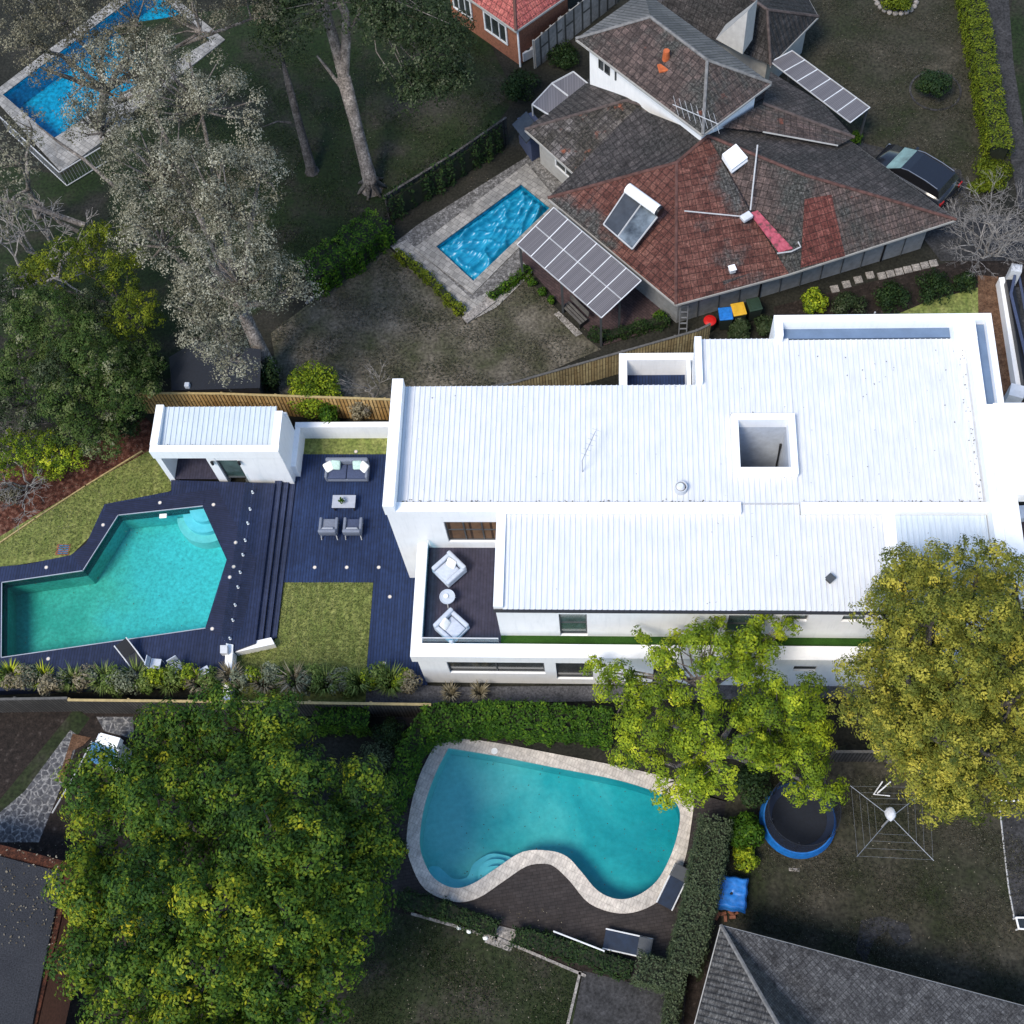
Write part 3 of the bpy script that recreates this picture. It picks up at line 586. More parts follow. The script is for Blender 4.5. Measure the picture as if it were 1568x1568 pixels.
# submerged quarter round steps in the corner near the pavilion
cx, cy = at(312, 779, ZD)
for i, (r, z) in enumerate(((1.35, -.75), (1.0, -.45), (.62, -.15))):
    pts = [(cx, cy)]; a0 = math.atan2(poolA[2][1]-poolA[3][1], poolA[2][0]-poolA[3][0]); a1 = math.atan2(poolA[4][1]-poolA[3][1], poolA[4][0]-poolA[3][0])
    a0 = a0 % (2*math.pi); a1 = a1 % (2*math.pi)
    px, py = poolA[3]; pts = [(px, py)]+[(px+r*math.cos(a0+.02+(a1-a0-.04)*k/14), py+r*math.sin(a0+.02+(a1-a0-.04)*k/14)) for k in range(15)]
    s = MB(); s.prism(pts, ZD-1.49, ZD+z-.1); obj('pool_step', s, 'pool_step' if i else 'pool_kidney', pA)
cp = MB(); m_ = len(poolA)
for i in range(m_):
    if i in (3, 4): continue
    a = np.array(poolA[i]); b = np.array(poolA[(i+1) % m_]); c = (a+b)/2; d = b-a; cp.obox((c[0], c[1], ZD+.012), (np.linalg.norm(d)+.04, .03, .03), math.atan2(d[1], d[0]))
obj('coping', cp, 'table_top', pA)
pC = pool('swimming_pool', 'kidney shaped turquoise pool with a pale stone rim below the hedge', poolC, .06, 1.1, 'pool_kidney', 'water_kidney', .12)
cpo = MB(); cpo.prism(poolCo, .0, .07, [poolC]); obj('coping', cpo, 'coping', pC)
def blobpath(l): return smooth_loop(pp(l), 5)
for l, z in (([(652, 1325), (668, 1322), (690, 1340), (712, 1338), (722, 1318), (745, 1303), (765, 1303), (785, 1312), (762, 1333), (728, 1354), (695, 1362), (664, 1347)], -.75), ([(731, 1345), (733, 1325), (748, 1313), (768, 1313), (772, 1322), (745, 1345)], -.5), ([(740, 1340), (744, 1328), (756, 1324), (764, 1326), (748, 1340)], -.25)):
    s = MB(); s.prism(blobpath(l), -1.03, z); obj('pool_step', s, 'pool_step', pC)
# covered pool of the tiled house
pB = pool('swimming_pool', 'rectangular pool under a crumpled bright blue cover beside the tiled house', poolB, .06, 1.4, 'pool_blue', 'water_kidney', .2)
cv = MB(); A_, B_, C_, D_ = [np.array(p) for p in poolB]; nu, nv = 110, 60
def ridge(u, v):
    h = 0
    for k, (a, ph, f, am) in enumerate(((1.45, .3, 7, .04), (1.2, 1.2, 11, .026), (.9, 2.1, 9, .022), (1.7, .6, 14, .02), (-.8, 2.9, 13, .016))):
        q = math.sin(u*f*math.cos(a)*1.8+v*f*math.sin(a)+ph+1.3*math.sin(3.1*u+2.3*v+k)+.8*math.sin(7*v-3*u+k*2)); h += am*(1-abs(q))**2*8.5
    return h
for i in range(nu+1):
    for j in range(nv+1):
        u, v = i/nu, j/nv; p = (D_*(1-u)+A_*u)*(1-v)+(C_*(1-u)+B_*u)*v
        e = min(u, 1-u, v*.6, (1-v)*.6)*10; cv.v.append((p[0], p[1], -.16+ridge(u, v)*min(1, e*2)*.8+(.0 if e > .3 else -.06)))
for i in range(nu):
    for j in range(nv):
        k = i*(nv+1)+j; cv.f.append((k, k+1, k+nv+2, k+nv+1))
me_ = obj('pool_cover', cv, 'pool_cover', pB, smooth=True)
cpb = MB(); O_ = pp([(807, 252), (860, 316), (724, 452), (634, 382)]); cpb.prism(O_, 0, .1, [poolB]); obj('coping', cpb, 'paving_grey', pB)
patch('paving', [(805, 242), (815, 230), (878, 300), (850, 330), (800, 420), (752, 474), (722, 490), (700, 470), (598, 378), (640, 345)], 'pebble', 3, [O_])
patch('paving', [(830, 405), (760, 472), (722, 492), (700, 472), (600, 380), (622, 368), (724, 460)], 'paving_grey', 5)
s = MB(); a, b, c, d = pp([(752, 455), (760, 464), (716, 497), (708, 488)]); s.prism([a, b, c, d], 0, .15); struct('garden_step', s, 'stone')
pD = pool('swimming_pool', 'bright blue pool half hidden under the grey gum tree at the far left', poolD, .06, 1.3, 'pool_blue', 'water_kidney', .12)
Oo = pp([(-14, 146), (226, -38), (345, 62), (92, 262), (70, 238)]); s = MB(); s.prism(Oo, 0, .07, [poolD]); obj('coping', s, 'paving_grey', pD)
s = MB(); s.prism(pp([(84, 216), (175, 150), (205, 185), (96, 264)]), 0, .13); struct('pool_terrace', s, 'paving_grey')

# ------------------------------------------------------------------ navy decks
lower = MB(); lower.prism(pp([(452, 697), (602, 697), (640, 890), (655, 1050), (560, 1048), (572, 893), (433, 893), (445, 800)]), None, .09); struct('lounge_deck', lower, 'deck')
E1 = pp([(440, 735), (421, 740), (391, 985), (350, 1000), (345, 1046), (-80, 1060), (-80, 875), (40, 864), (108, 850), (132, 832), (160, 772), (262, 752), (262, 735)], ZD)
up = MB(); up.prism([E1[1], *E1[2:]], 0.02, ZD, [poolA]); struct('pool_deck', up, 'deck_pool')
E2 = pp([(262, 730), (440, 730), (424, 748), (345, 800), (262, 770)], ZD)
# steps down from the pool deck to the lounge deck
x_top = [(424, 736), (403, 985)]
for k in range(3):
    z = ZD-.15*(k+1); a = at(421+10.6*k, 736, z); b = at(391+10.8*k, 985-k*3, z); a2 = at(421+10.6*(k+1), 736, z); b2 = at(391+10.8*(k+1), 982-k*3, z)
    s = MB(); s.prism([a, b, b2, a2], 0.01, z); struct('deck_step', s, 'step_deck'); s = MB(); s.add([(a2[0]+.004, a2[1], .02), (b2[0]+.004, b2[1], .02), (b2[0]+.004, b2[1], z-.02), (a2[0]+.004, a2[1], z-.02)], [(0, 1, 2, 3)]); struct('riser_shade', s, 'riser_shade')  # near-black sheet over each riser paints the shadow band below the tread
# the darker border boards round the pool
bd = MB()
bd_px = [[(318, 750), (332, 748), (392, 860), (372, 960), (345, 975), (314, 966), (350, 857), (311, 772)], [(165, 772), (318, 750), (311, 774), (181, 787), (130, 872), (120, 865), (112, 848), (134, 830)]]
for l in bd_px: bd.prism(pp(l, ZD), None, ZD+.006)
struct('deck_border', bd, 'deck_lane')
# deck lights
first = None
for i, (x, y, z) in enumerate([(482, 869, .09), (531, 869, .09), (580, 869, .09), (597, 914, .09), (588, 1016, .09), (245, 770, ZD), (327, 773, ZD), (158, 804, ZD), (71, 869, ZD), (325, 963, ZD), (361, 831, ZD), (358, 868, ZD), (352, 884, ZD), (74, 1009, ZD), (545, 692, .02)]):
    lab = ['flush round deck light, left end of the row of three north of the lawn', 'flush round deck light, middle of the row of three north of the lawn', 'flush round deck light, right end of the row of three north of the lawn', 'flush round deck light beside the top right corner of the mown lawn', 'flush round deck light on the navy deck near the side path', 'flush round deck light on the deck above the top edge of the angular pool', 'flush round deck light by the pool corner nearest the pavilion', 'flush round deck light beside the slanted upper left edge of the angular pool', 'flush round deck light beside the drain lid lawn left of the pool', 'flush round deck light by the lower right corner of the angular pool', 'flush round deck light right of the pool point, upper of three', 'flush round deck light right of the pool point, middle of three', 'flush round deck light right of the pool point, lowest of three', 'flush round deck light between the pool and the bottom plants', 'small spotlight on the grass strip behind the sofa'][i]
    p = at(x, y, z); z += .02 if i == 14 else .01
    t = thing('deck_light', lab, 'light', (*p, z), group='small lights set flush in the navy decks' if i < 14 else None)
    if first is None:
        a = MB(); a.ring(0, 0, 0, .012, .06, .085, 20); a.cyl(0, 0, -.0, .006, .06, 16)
        r_ = obj('rim', MB().add(a.v[:80], a.f[:80]), 'metal', t, local=True); b = MB(); b.cyl(0, 0, .0, .016, .06, 16); l_ = obj('lens', b, 'light_glow', t, local=True); first = (r_, l_)
    else:
        for q in first:
            c = q.copy(); COL.objects.link(c); c.parent = t
# skimmer lid in the pool and drain lid on the lawn
p = at(249, 789, ZD); s = MB(); s.rbox((p[0], p[1], ZD-.07), (.32, .2, .05), math.radians(5), .02); props(obj('skimmer_float', s, 'white_cushion'), 'small white floating block by the top edge of the angular pool', 'pool float')
p = at(97, 842); t = thing('drain_lid', 'square reddish drain lid with a blue grate on the left lawn', 'drain', (*p, 0)); s = MB(); s.obox((p[0], p[1], .02), (.6, .5, .04), 0); obj('rim', s, 'brick_red', t)
s = MB()
for k in range(5): s.obox((p[0]+.02, p[1]-.18+.09*k, .046), (.44, .05, .02), 0)
obj('grate', s, 'solar_blue', t)

# ------------------------------------------------------------------ glass pool fence
a = np.array(at(389, 744, ZD)); b = np.array(at(351, 990, ZD)); L = np.linalg.norm(b-a); d = (b-a)/L; ang = math.atan2(d[1], d[0]); t = thing('glass_fence', 'frameless glass pool fence on steel spigots across the navy deck', 'fence', (*a, ZD))
for k in range(5):
    s0 = L*k/5+.02; s1 = L*(k+1)/5-.02; c = a+d*(s0+s1)/2; g = MB(); g.obox((c[0], c[1], ZD+.67), (s1-s0, .012, 1.15), ang); obj('glass_panel', g, 'clear_glass', t)
    for q in (.22, .78):
        c = a+d*(s0+(s1-s0)*q); g = MB(); g.rbox((c[0], c[1], ZD+.09), (.065, .065, .18), ang, .015); g.cyl(c[0], c[1], ZD, ZD+.02, .055, 12); obj('spigot', g, 'white_metal', t)

# ------------------------------------------------------------------ white garden walls
def block(name, label, px, z0, z1, mat='render_white', cat='wall'):
    s = MB(); s.prism(pp(px, z1), z0, z1); return props(obj(name, s, mat), label, cat)
block('garden_wall', 'low white rendered wall at the foot of the deck steps', [(357, 989), (415, 976), (420, 986), (360, 999)], 0, .5)
block('garden_wall', 'narrow white wall running from the deck steps down to the timber fence behind shrubs', [(346, 985), (357, 987), (352, 1072), (341, 1072)], 0, .7)
block('pool_box', 'small pale box standing at the end of the glass fence', [(337, 988), (348, 988), (348, 1000), (337, 1000)], ZD, ZD+.35, 'grey_white', 'box')
t = thing('garden_wall', 'white rendered wall between the pavilion and the house behind the lounge deck', 'wall', (*at(520, 668), 0))
s = MB(); ya = 26.72; xa = -13.36; s.box(xa, -8.1, ya-.22, ya, 0, 1.05); s.box(xa-.02, xa+.2, 24.6, ya-.22, 0, 1.05); obj('wall', s, 'render_white', t)
s = MB(); s.box(xa-.03, -8.1, ya-.24, ya+.02, 1.05, 1.09); obj('coping', s, 'render_white', t)

# ------------------------------------------------------------------ outdoor furniture on the lounge deck
def cushion(name, x, y, z, wd, a, tilt, mat, t, k): 
    c = MB(); c.rbox((x, y, z), (wd, .16, wd), a, .07, tilt, 3); return obj(name, c, mat, t, local=True, smooth=True)
sx, sy = at(533, 724, .3); t = thing('outdoor_sofa', 'dark grey two seater outdoor sofa with pale green cushions', 'sofa', (sx, sy, .09))
W = 1.85
s = MB(); s.rbox((0, 0, .24), (W, .8, .2), 0, .04); obj('seat_base', s, 'grey_fabric', t, True, True)
s = MB(); s.rbox((-.44, -.06, .42), (.86, .68, .16), 0, .05); obj('seat_cushion', s, 'navy_fabric', t, True, True); s = MB(); s.rbox((.44, -.06, .42), (.86, .68, .16), 0, .05); obj('seat_cushion', s, 'navy_fabric', t, True, True)
s = MB(); s.rbox((0, .38, .5), (W, .2, .6), 0, .08); obj('backrest', s, 'grey_fabric', t, True, True)
for k in (-1, 1):
    s = MB(); s.rbox((k*(W/2-.05), 0, .42), (.12, .82, .4), 0, .05); obj('armrest', s, 'grey_fabric', t, True, True)
for x in (-.8, .8):
    for y in (-.32, .32):
        s = MB(); s.cyl(x, y, 0, .15, .03, 8); obj('leg', s, 'dark_trim', t, True)
for x, a, wd, mm, y in ((-.76, .6, .42, 'white_cushion', .08), (-.47, -.1, .42, 'green_cushion', .16), (.47, .05, .4, 'green_cushion', .15), (.76, -.75, .42, 'white_cushion', .06)): cushion('throw_cushion', x, y, .66, wd, a, -.9, mm, t, 0)
tx, ty = at(527, 769, .4); t = thing('coffee_table', 'grey rectangular coffee table between the sofa and the armchairs', 'table', (tx, ty, .09))
s = MB(); s.rbox((0, 0, .38), (1.0, .6, .06), 0, .02); obj('table_top', s, 'table_top', t, True)
for x in (-.42, .42):
    for y in (-.24, .24):
        s = MB(); s.box(x-.03, x+.03, y-.03, y+.03, 0, .35); obj('leg', s, 'dark_trim', t, True)
px_, py_ = at(525, 770, .43); t = thing('potted_plant', 'small green plant in a white pot on the coffee table', 'plant', (px_-.02, py_, .50))
s = MB(); s.cyl(.06, .04, 0, .12, .06, 14, .075); obj('pot', s, 'white_cushion', t, True)
P_, O_, T_ = bush_pts((0, 0, .2), (.16, .16, .12), 90, 8); me = leaf_mesh('foliage', P_, .045, 'leaf_hedge', T_, out=O_); o = bpy.data.objects.new('foliage', me); COL.objects.link(o); o.parent = t
def armchair(x, y, label, seatmat):
    t = thing('armchair', label, 'armchair', (x, y, .09), group='pair of grey armchairs facing the coffee table')
    s = MB(); s.rbox((0, .04, .3), (.6, .66, .26), 0, .05); obj('seat', s, seatmat, t, True, True)
    s = MB(); s.rbox((0, -.3, .5), (.76, .16, .5), 0, .06, .1); obj('backrest', s, 'grey_fabric', t, True, True)
    s = MB(); s.rbox((0, -.17, .5), (.52, .16, .3), 0, .07, .2); obj('back_cushion', s, 'table_top', t, True, True)
    for k in (-1, 1):
        s = MB(); s.rbox((k*.34, .02, .42), (.12, .72, .3), 0, .04); obj('armrest', s, 'grey_fabric', t, True, True)
        s = MB(); s.tube([(k*.32, -.3, .3), (k*.34, -.42, 0)], .025, 6); s.tube([(k*.32, .3, .3), (k*.33, .34, 0)], .025, 6); obj('leg_frame', s, 'pale_metal', t, True)
    return t
x, y = at(504, 808, .4); armchair(x, y, 'grey armchair on the navy deck, left one of the pair', 'grey_fabric')
x, y = at(541, 808, .4); armchair(x, y, 'grey armchair with a navy seat, right one of the pair', 'navy_fabric')

# poolside loungers along the bottom plants
def lounger(x, y, a, label):
    t = thing('pool_chair', label, 'chair', (x, y, ZD), a, 'folding chairs on the pool deck by the plants')
    for k in (-1, 1):
        s = MB(); s.tube([(k*.28, -.75, .3), (k*.28, .25, .32), (k*.28, .8, .75)], .025, 6); s.tube([(k*.28, -.6, .3), (k*.28, -.6, 0)], .02, 6); s.tube([(k*.28, .3, .3), (k*.28, .3, 0)], .02, 6); obj('side_rail', s, 'white_metal', t, True)
    s = MB(); s.obox((0, -.25, .3), (.5, 1.0, .02)); s.obox((0, .52, .53), (.5, .66, .02), 0, .66); obj('sling', s, 'dark_trim', t, True); return t
x, y = at(205, 1010, ZD+.3); lounger(x, y, math.radians(40), 'long dark sling lounger lying diagonally beside the pool')
def folding(x, y, a, label):
    t = thing('folding_chair', label, 'chair', (x, y, ZD), a, 'small light chairs among the plants by the fence')
    s = MB(); s.rbox((0, 0, .44), (.42, .42, .04), 0, .015); obj('seat', s, 'pale_fabric', t, True)
    s = MB(); s.rbox((0, .24, .72), (.42, .04, .34), 0, .015, -.15); obj('backrest', s, 'pale_fabric', t, True)
    for sx_ in (-.19, .19):
        for sy_ in (-.19, .19):
            s = MB(); s.cyl(sx_, sy_, 0, .43, .014, 6); obj('leg', s, 'white_metal', t, True)
x, y = at(271, 1021, ZD+.45); folding(x, y, .6, 'small pale folding chair nearest the lounger by the plants')
x, y = at(313, 1029, ZD+.45); folding(x, y, -2.6, 'small pale folding chair near the narrow white wall')
x, y = at(240, 1018, ZD+.3); folding(x, y, 1.5, 'small pale folding chair half buried in the plants')
# ------------------------------------------------------------------ the white house
XL, XW, XF = -8.08, -7.14, -3.92        # upper left block, lower storey, upper storey
YS, YU, YB = 15.42, 16.27, 19.9         # south wall below, south wall above, south wall of the left block
YN = 25.2; FL = 3.3; XE = 14.55
H = thing('white_house', 'large white rendered two storey house with ribbed white metal roofs', 'house', (0, 20, 0))
wl = MB()
lowA = (XW, YS); lowB = (XE, YS)
def sx(px, y, z):                       # x on a wall at depth y for a photo column
    best = None
    for x in np.arange(-9, 16, .02):
        v = x*CX+y*CY+(z-CH)*CZ; u = 784+FPX*v[0]/v[2]
        if best is None or abs(u-px) < best[0]: best = (abs(u-px), x)
    return best[1]
lowwin = [(686, 834, 1.25, 2.75), (852, 908, .6, 2.75), (1000, 1035, .1, 2.6), (1215, 1250, 1.9, 2.5)]
lw = [(sx(a, YS, (c+d)/2)-XW, sx(b, YS, (c+d)/2)-XW, c, d) for a, b, c, d in lowwin]
wall(wl, lowA, lowB, .25, 0, 3.0, lw)
uppwin = [(857, 899, FL+.05, 5.7, 1), (1112, 1152, FL+.05, 5.7, 1), (1203, 1237, 5.1, 5.75, 1), (1290, 1325, 5.1, 5.75, 1)]
uw = [(sx(a, YU, (c+d)/2)-XF, sx(b, YU, (c+d)/2)-XF, c, d) for a, b, c, d, e in uppwin]
wall(wl, (XF, YU), (XE-.5, YU), .25, FL, 6.35, uw)
bx0 = sx(682, YB, 5.0)-XL; wall(wl, (XL, YB), (XF+.3, YB), .25, 0, 6.6, [(bx0, XF-XL-.0, FL+.55, 5.75)])
wl.box(XW, XW+.25, YS+.25, YB-.003, 0, 3.0)                        # west wall below the terrace
wl.box(XL, XL+.25, YB+.25, YN, 0, 6.6)                            # west wall
wl.box(XF, XF+.25, YU+.25, YB, FL, 6.35)                          # west wall of the upper storey
wl.box(XL+.25, 3.5, YN-.25, YN-.001, 0, 6.45)                     # north wall
wl.box(3.5, 6.6, 27.0, 27.25, 0, 6.5); wl.box(3.5, 3.75, YN, 27.0, 0, 6.5)
wl.box(6.6, XE-.2, 26.95, 27.2, 0, 6.4)
wl.box(XE-.5, XE-.25, YU+.25, 26.95, 0, 6.4)
obj('wall', wl, 'render_white', H)
for i, (s0, s1, h0, h1) in enumerate(lw): window(H, lowA, lowB, s0, s1, h0, h1, bars=2 if i == 0 else 1, hbars=0, gmat='window_glass')
for i, (s0, s1, h0, h1) in enumerate(uw): window(H, (XF, YU), (XE, YU), s0, s1, h0, h1, gmat='window_green', hbars=2 if i < 2 else 0)
window(H, (XL, YB), (XF, YB), bx0, XF-XL-.02, FL+.55, 5.75, gmat='room_timber', fmat='frame_dark', bars=3, hbars=2)
# terrace floor, turf strip and parapet
s = MB(); s.box(XW-.0, XF, YS, YB-.003, 3.0, FL-.05); s.box(XF, XE-.3, YS, YU, 3.0, FL-.05); obj('slab', s, 'render_white', H)
s = MB(); s.box(XW+.1, XF, YS+.3, YB-.004, FL-.05, FL); obj('terrace_floor', s, 'deck_terrace', H)
s = MB(); s.box(XF+.003, XE-.3, YS+.3, YU-.003, FL-.05, FL+.03); obj('turf_strip', s, 'turf', H)
pr = MB(); PT = 3.62
pr.box(XW-.16, XE-.2, YS-.12, YS+.42, 3.0, PT); pr.box(XW-.16, XW+.26, YS+.42, YB-.002, 3.0, PT); obj('parapet', pr, 'render_white', H)
gl = MB(); gl.box(XW+.30, XW+.312, YS+.5, YB-.05, FL, 4.1); obj('glass_panel', gl, 'glass', H)
gl = MB(); gl.box(XW+.32, XF-.03, YS+.45, YS+.462, FL, 4.1); obj('glass_panel', gl, 'glass', H)
s = MB(); s.box(XW+.29, XW+.325, YS+.44, YB-.05, 4.1, 4.13); s.box(XW+.326, XF-.03, YS+.438, YS+.474, 4.1, 4.13); obj('glass_rail', s, 'grey_white', H)
# parapets of the roofs
pa = MB()
pa.box(XL-.04, XL+.38, YB-.05, YN+.05, 6.5, 7.25)                # west
pa.box(XL+.38, 4.95, YB-.05, YB+.34, 6.3, 6.78)                   # strip between the roofs, left
pa.box(7.1, 13.7, YB-.05, YB+.34, 6.3, 6.78)                      # strip between the roofs, right
pa.box(XF-.04, XF+.3, YU-.06, YB-.05, 6.3, 6.62)
pa.box(13.7, 14.04, YU+.1, 26.89, 6.3, 7.12)                        # east gutter strip
pa.box(14.045, XE+.1, YU+.1, 20.7, 6.3, 7.16)
pa.box(3.46, 3.72, YN+.05, 27.25, 6.3, 6.9)
obj('roof_parapet', pa, 'render_white', H)
# fascia frames round the two upper balconies
fr = MB(); Z1 = 7.15
fr.box(6.5, XE+.12, 27.72, 28.02, 3.4, Z1); fr.box(6.5, 6.82, 27.1, 27.72, 3.4, Z1)
fr.box(XE-.11, XE+.12, 24.0, 27.72, 3.4, Z1); fr.box(13.2, 14.04, 26.9, 27.718, 3.4, Z1-.01)
obj('roof_upstand', fr, 'render_white', H)
s = MB(); s.box(6.82, 13.2, 27.29, 27.72, 6.3, 6.62); obj('box_gutter', s, 'membrane_blue', H); s = MB(); s.box(14.043, XE-.113, 24.15, 27.71, 6.3, 6.84); obj('box_gutter', s, 'membrane_blue', H)
fr = MB(); a = at(948, 541, 4.5); b = at(1062, 541, 4.5)
fr.box(a[0], b[0]+.2, a[1]-.32, a[1], 3.1, 4.5); fr.box(a[0], a[0]+.32, YN, a[1]-.32, 3.1, 4.5); fr.box(3.3, 3.455, YN, a[1]-.32, 3.1, 4.5); obj('balcony_frame', fr, 'render_white', H)
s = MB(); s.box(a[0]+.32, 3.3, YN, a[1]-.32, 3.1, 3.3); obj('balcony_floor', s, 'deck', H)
# big flat canopy on the east side
cp_ = MB(); q0 = at(1508, 617, 7.5); q1 = at(1572, 757, 7.5); cp_.box(14.16, 16.1, q1[1], q0[1], 6.9, 7.5); cp_.box(13.9, 14.16, q1[1]+.02, q0[1]-.02, 6.5, 7.44); obj('entry_canopy', cp_, 'render_white', H)

def ribbed(mbs, x0, x1, y0, y1, z0, z1, pitch=.2, cut=None):
    """ribbed metal sheet, ribs running y, z0 at y0 and z1 at y1"""
    n = int(round((x1-x0)/pitch)); p = (x1-x0)/n; xs = []
    for k in range(n):
        xs += [(x0+k*p, 0), (x0+k*p+p*.62, 0), (x0+k*p+p*.70, .036), (x0+k*p+p*.86, .036), (x0+k*p+p*.94, 0)]
    xs.append((x1, 0)); V = []; F = []
    for x, h in xs: V += [(x, y0, z0+h), (x, y1, z1+h)]
    for k in range(len(xs)-1): F.append((2*k, 2*k+2, 2*k+3, 2*k+1))
    mbs.add(V, F)
def roof(name, mat, rects):
    s = MB()
    for r in rects: ribbed(s, *r)
    s.box(min(r[0] for r in rects)+.02, max(r[1] for r in rects)-.02, min(r[2] for r in rects)+.02, max(r[3] for r in rects)-.02, 6.2, 6.21) if len(rects) == 1 else None
    return obj(name, s, mat, H)
AX0, AX1, AY0, AY1 = 4.72, 7.08, 21.35, 23.85                       # light well
roof('roof', 'roof_white', [(XL+.39, 3.5, YB+.36, YN+.06, 6.55, 6.62)])
roof('roof', 'roof_white', [(3.5, AX0, YB+.36, 27.28, 6.55, 6.64), (AX0, AX1, AY1, 27.28, 6.6, 6.64), (AX0, AX1, YU-.08, AY0, 6.45, 6.57)])
roof('roof', 'roof_white', [(AX1, 13.7, YB+.36, 27.22, 6.52, 6.62)])
roof('roof', 'roof_white', [(XF+.3, AX0, YU-.1, YB-.06, 6.44, 6.53)])
roof('roof', 'roof_white', [(AX1, 10.0, YU-.1, YB-.06, 6.44, 6.53)])
roof('roof', 'roof_dirty', [(10.45, 13.68, YU-.1, YB-.06, 6.44, 6.53)])
s = MB(); s.box(10.0, 10.45, YU-.1, YB-.06, 6.40, 6.56); obj('roof_flashing', s, 'render_white', H)
s = MB(); s.box(XF-.04, XE-.3, YU-.2, YU-.1, 6.36, 6.44); obj('gutter', s, 'dark_trim', H)
s = MB(); s.box(XL+.4, 13.7, YB+.345, YB+.40, 6.56, 6.59); obj('gutter', s, 'pale_metal', H)
s = MB(); s.box(13.64, 13.7, YB+.4, 27.0, 6.58, 6.64); obj('gutter', s, 'pale_metal', H)
s = MB(); s.box(6.9, 13.65, 27.225, 27.27, 6.4, 6.56); obj('gutter', s, 'dark_trim', H)
# light well: curb, walls, floor, a dark diagonal pipe
s = MB(); c = .26
s.box(AX0, AX0+c, AY0, AY1, 6.3, 6.9); s.box(AX1-c, AX1, AY0, AY1, 6.3, 6.9); s.box(AX0+c, AX1-c, AY0, AY0+c, 6.3, 6.9); s.box(AX0+c, AX1-c, AY1-c, AY1, 6.3, 6.9); obj('light_well_curb', s, 'render_white', H)
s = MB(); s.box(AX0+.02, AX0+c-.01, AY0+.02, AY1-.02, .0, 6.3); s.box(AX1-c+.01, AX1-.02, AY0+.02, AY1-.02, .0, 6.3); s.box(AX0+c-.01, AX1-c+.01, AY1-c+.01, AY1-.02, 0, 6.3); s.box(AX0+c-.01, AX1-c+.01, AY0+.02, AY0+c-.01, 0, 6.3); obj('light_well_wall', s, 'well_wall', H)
s = MB(); s.box(AX0+c, AX1-c, AY0+c, AY1-c, .02, .05); obj('light_well_floor', s, 'concrete', H)
s = MB(); s.tube([(AX1-c-.05, AY1-c-.06, 5.0), (AX1-c-.05, AY1-c-.3, 3.2), (AX1-c-.5, AY0+c+.3, 1.2), (AX1-c-.5, AY0+c+.2, .1)], .05, 8); obj('downpipe', s, 'dark_trim', H)
# roof fittings
x, y = at(1043, 744, 6.9); t = thing('roof_vent', 'white round vent cowl on the ribbed roof', 'vent', (x, y, 6.55)); s = MB(); s.ring(x, y, 6.5, 6.86, .2, .23, 24); obj('collar', s, 'grey_white', t); s = MB(); s.tube([(x-.02, y+.02, 6.8), (x-.02, y+.02, 6.9)], [.17, .1], 20); obj('cowl', s, 'roof_white', t)
x, y = at(1271, 887, 6.6); t = thing('roof_vent', 'small dark square vent on the lower ribbed roof', 'vent', (x, y, 6.5)); s = MB(); s.obox((x, y, 6.62), (.22, .22, .2), .75); obj('housing', s, 'dark_trim', t); s = MB(); s.obox((x, y, 6.735), (.28, .28, .02), .75); obj('lid', s, 'frame_dark', t)
x, y = at(892, 722, 6.6); t = thing('tv_antenna', 'thin bent aerial mast on the white roof', 'antenna', (x, y, 6.58))
s = MB(); s.tube([(x, y, 6.55), (x, y, 7.5)], .018, 6); obj('mast', s, 'metal', t)
s = MB(); xb, yb = at(912, 660, 7.6); s.tube([(x, y, 7.5), (xb, yb, 7.6)], .014, 5); d_ = np.array([xb-x, yb-y]); d_ /= np.linalg.norm(d_); n_ = np.array([-d_[1], d_[0]])
for k in range(6):
    c = np.array([x, y])+d_*(.25+.22*k); s.tube([(*(c-n_*.16), 7.54), (*(c+n_*.16), 7.54)], .006, 4)
obj('boom', s, 'metal', t)

# terrace furniture
def easy(x, y, a, label, cush):
    t = thing('easy_chair', label, 'armchair', (x, y, FL), a, 'pair of pale easy chairs on the terrace')
    s = MB(); s.rbox((0, -.02, .22), (.98, .98, .2), 0, .05); obj('base', s, 'pale_fabric', t, True, True)
    s = MB(); s.rbox((0, -.1, .38), (.62, .74, .16), 0, .05); obj('seat_cushion', s, 'pale_fabric', t, True, True)
    s = MB(); s.rbox((0, .4, .48), (.98, .18, .44), 0, .06); obj('backrest', s, 'pale_fabric', t, True, True)
    for k in (-1, 1):
        s = MB(); s.rbox((k*.41, -.05, .42), (.17, .9, .3), 0, .06); obj('armrest', s, 'pale_fabric', t, True, True)
    s = MB(); s.rbox((cush, .18, .58), (.4, .14, .38), .2, .06, -.6); obj('throw_cushion', s, 'white_cushion', t, True, True); return t
x, y = at(688, 871, FL+.4); easy(x, y, math.radians(-45), 'pale upholstered easy chair at the north end of the terrace', -.05)
x, y = at(691, 959, FL+.4); easy(x, y, math.radians(48), 'pale upholstered easy chair beside the terrace glass rail', -.12)
x, y = at(685, 914, FL+.45); t = thing('side_table', 'round white side table between the two easy chairs', 'table', (x, y, FL))
s = MB(); s.cyl(x, y, FL+.44, FL+.47, .3, 28); s.ring(x, y, FL+.47, FL+.50, .27, .3, 28); obj('table_top', s, 'pale_fabric', t)
for k in range(3):
    a = k*2.1+.5; s = MB(); s.tube([(x+.12*math.cos(a), y+.12*math.sin(a), FL+.44), (x+.3*math.cos(a), y+.3*math.sin(a), FL)], .014, 6); obj('leg', s, 'white_metal', t)
s = MB(); s.cyl(x-.05, y, FL+.471, FL+.55, .07, 16, .09); props(obj('bowl', s, 'white_cushion'), 'small white bowl on the round side table', 'bowl')

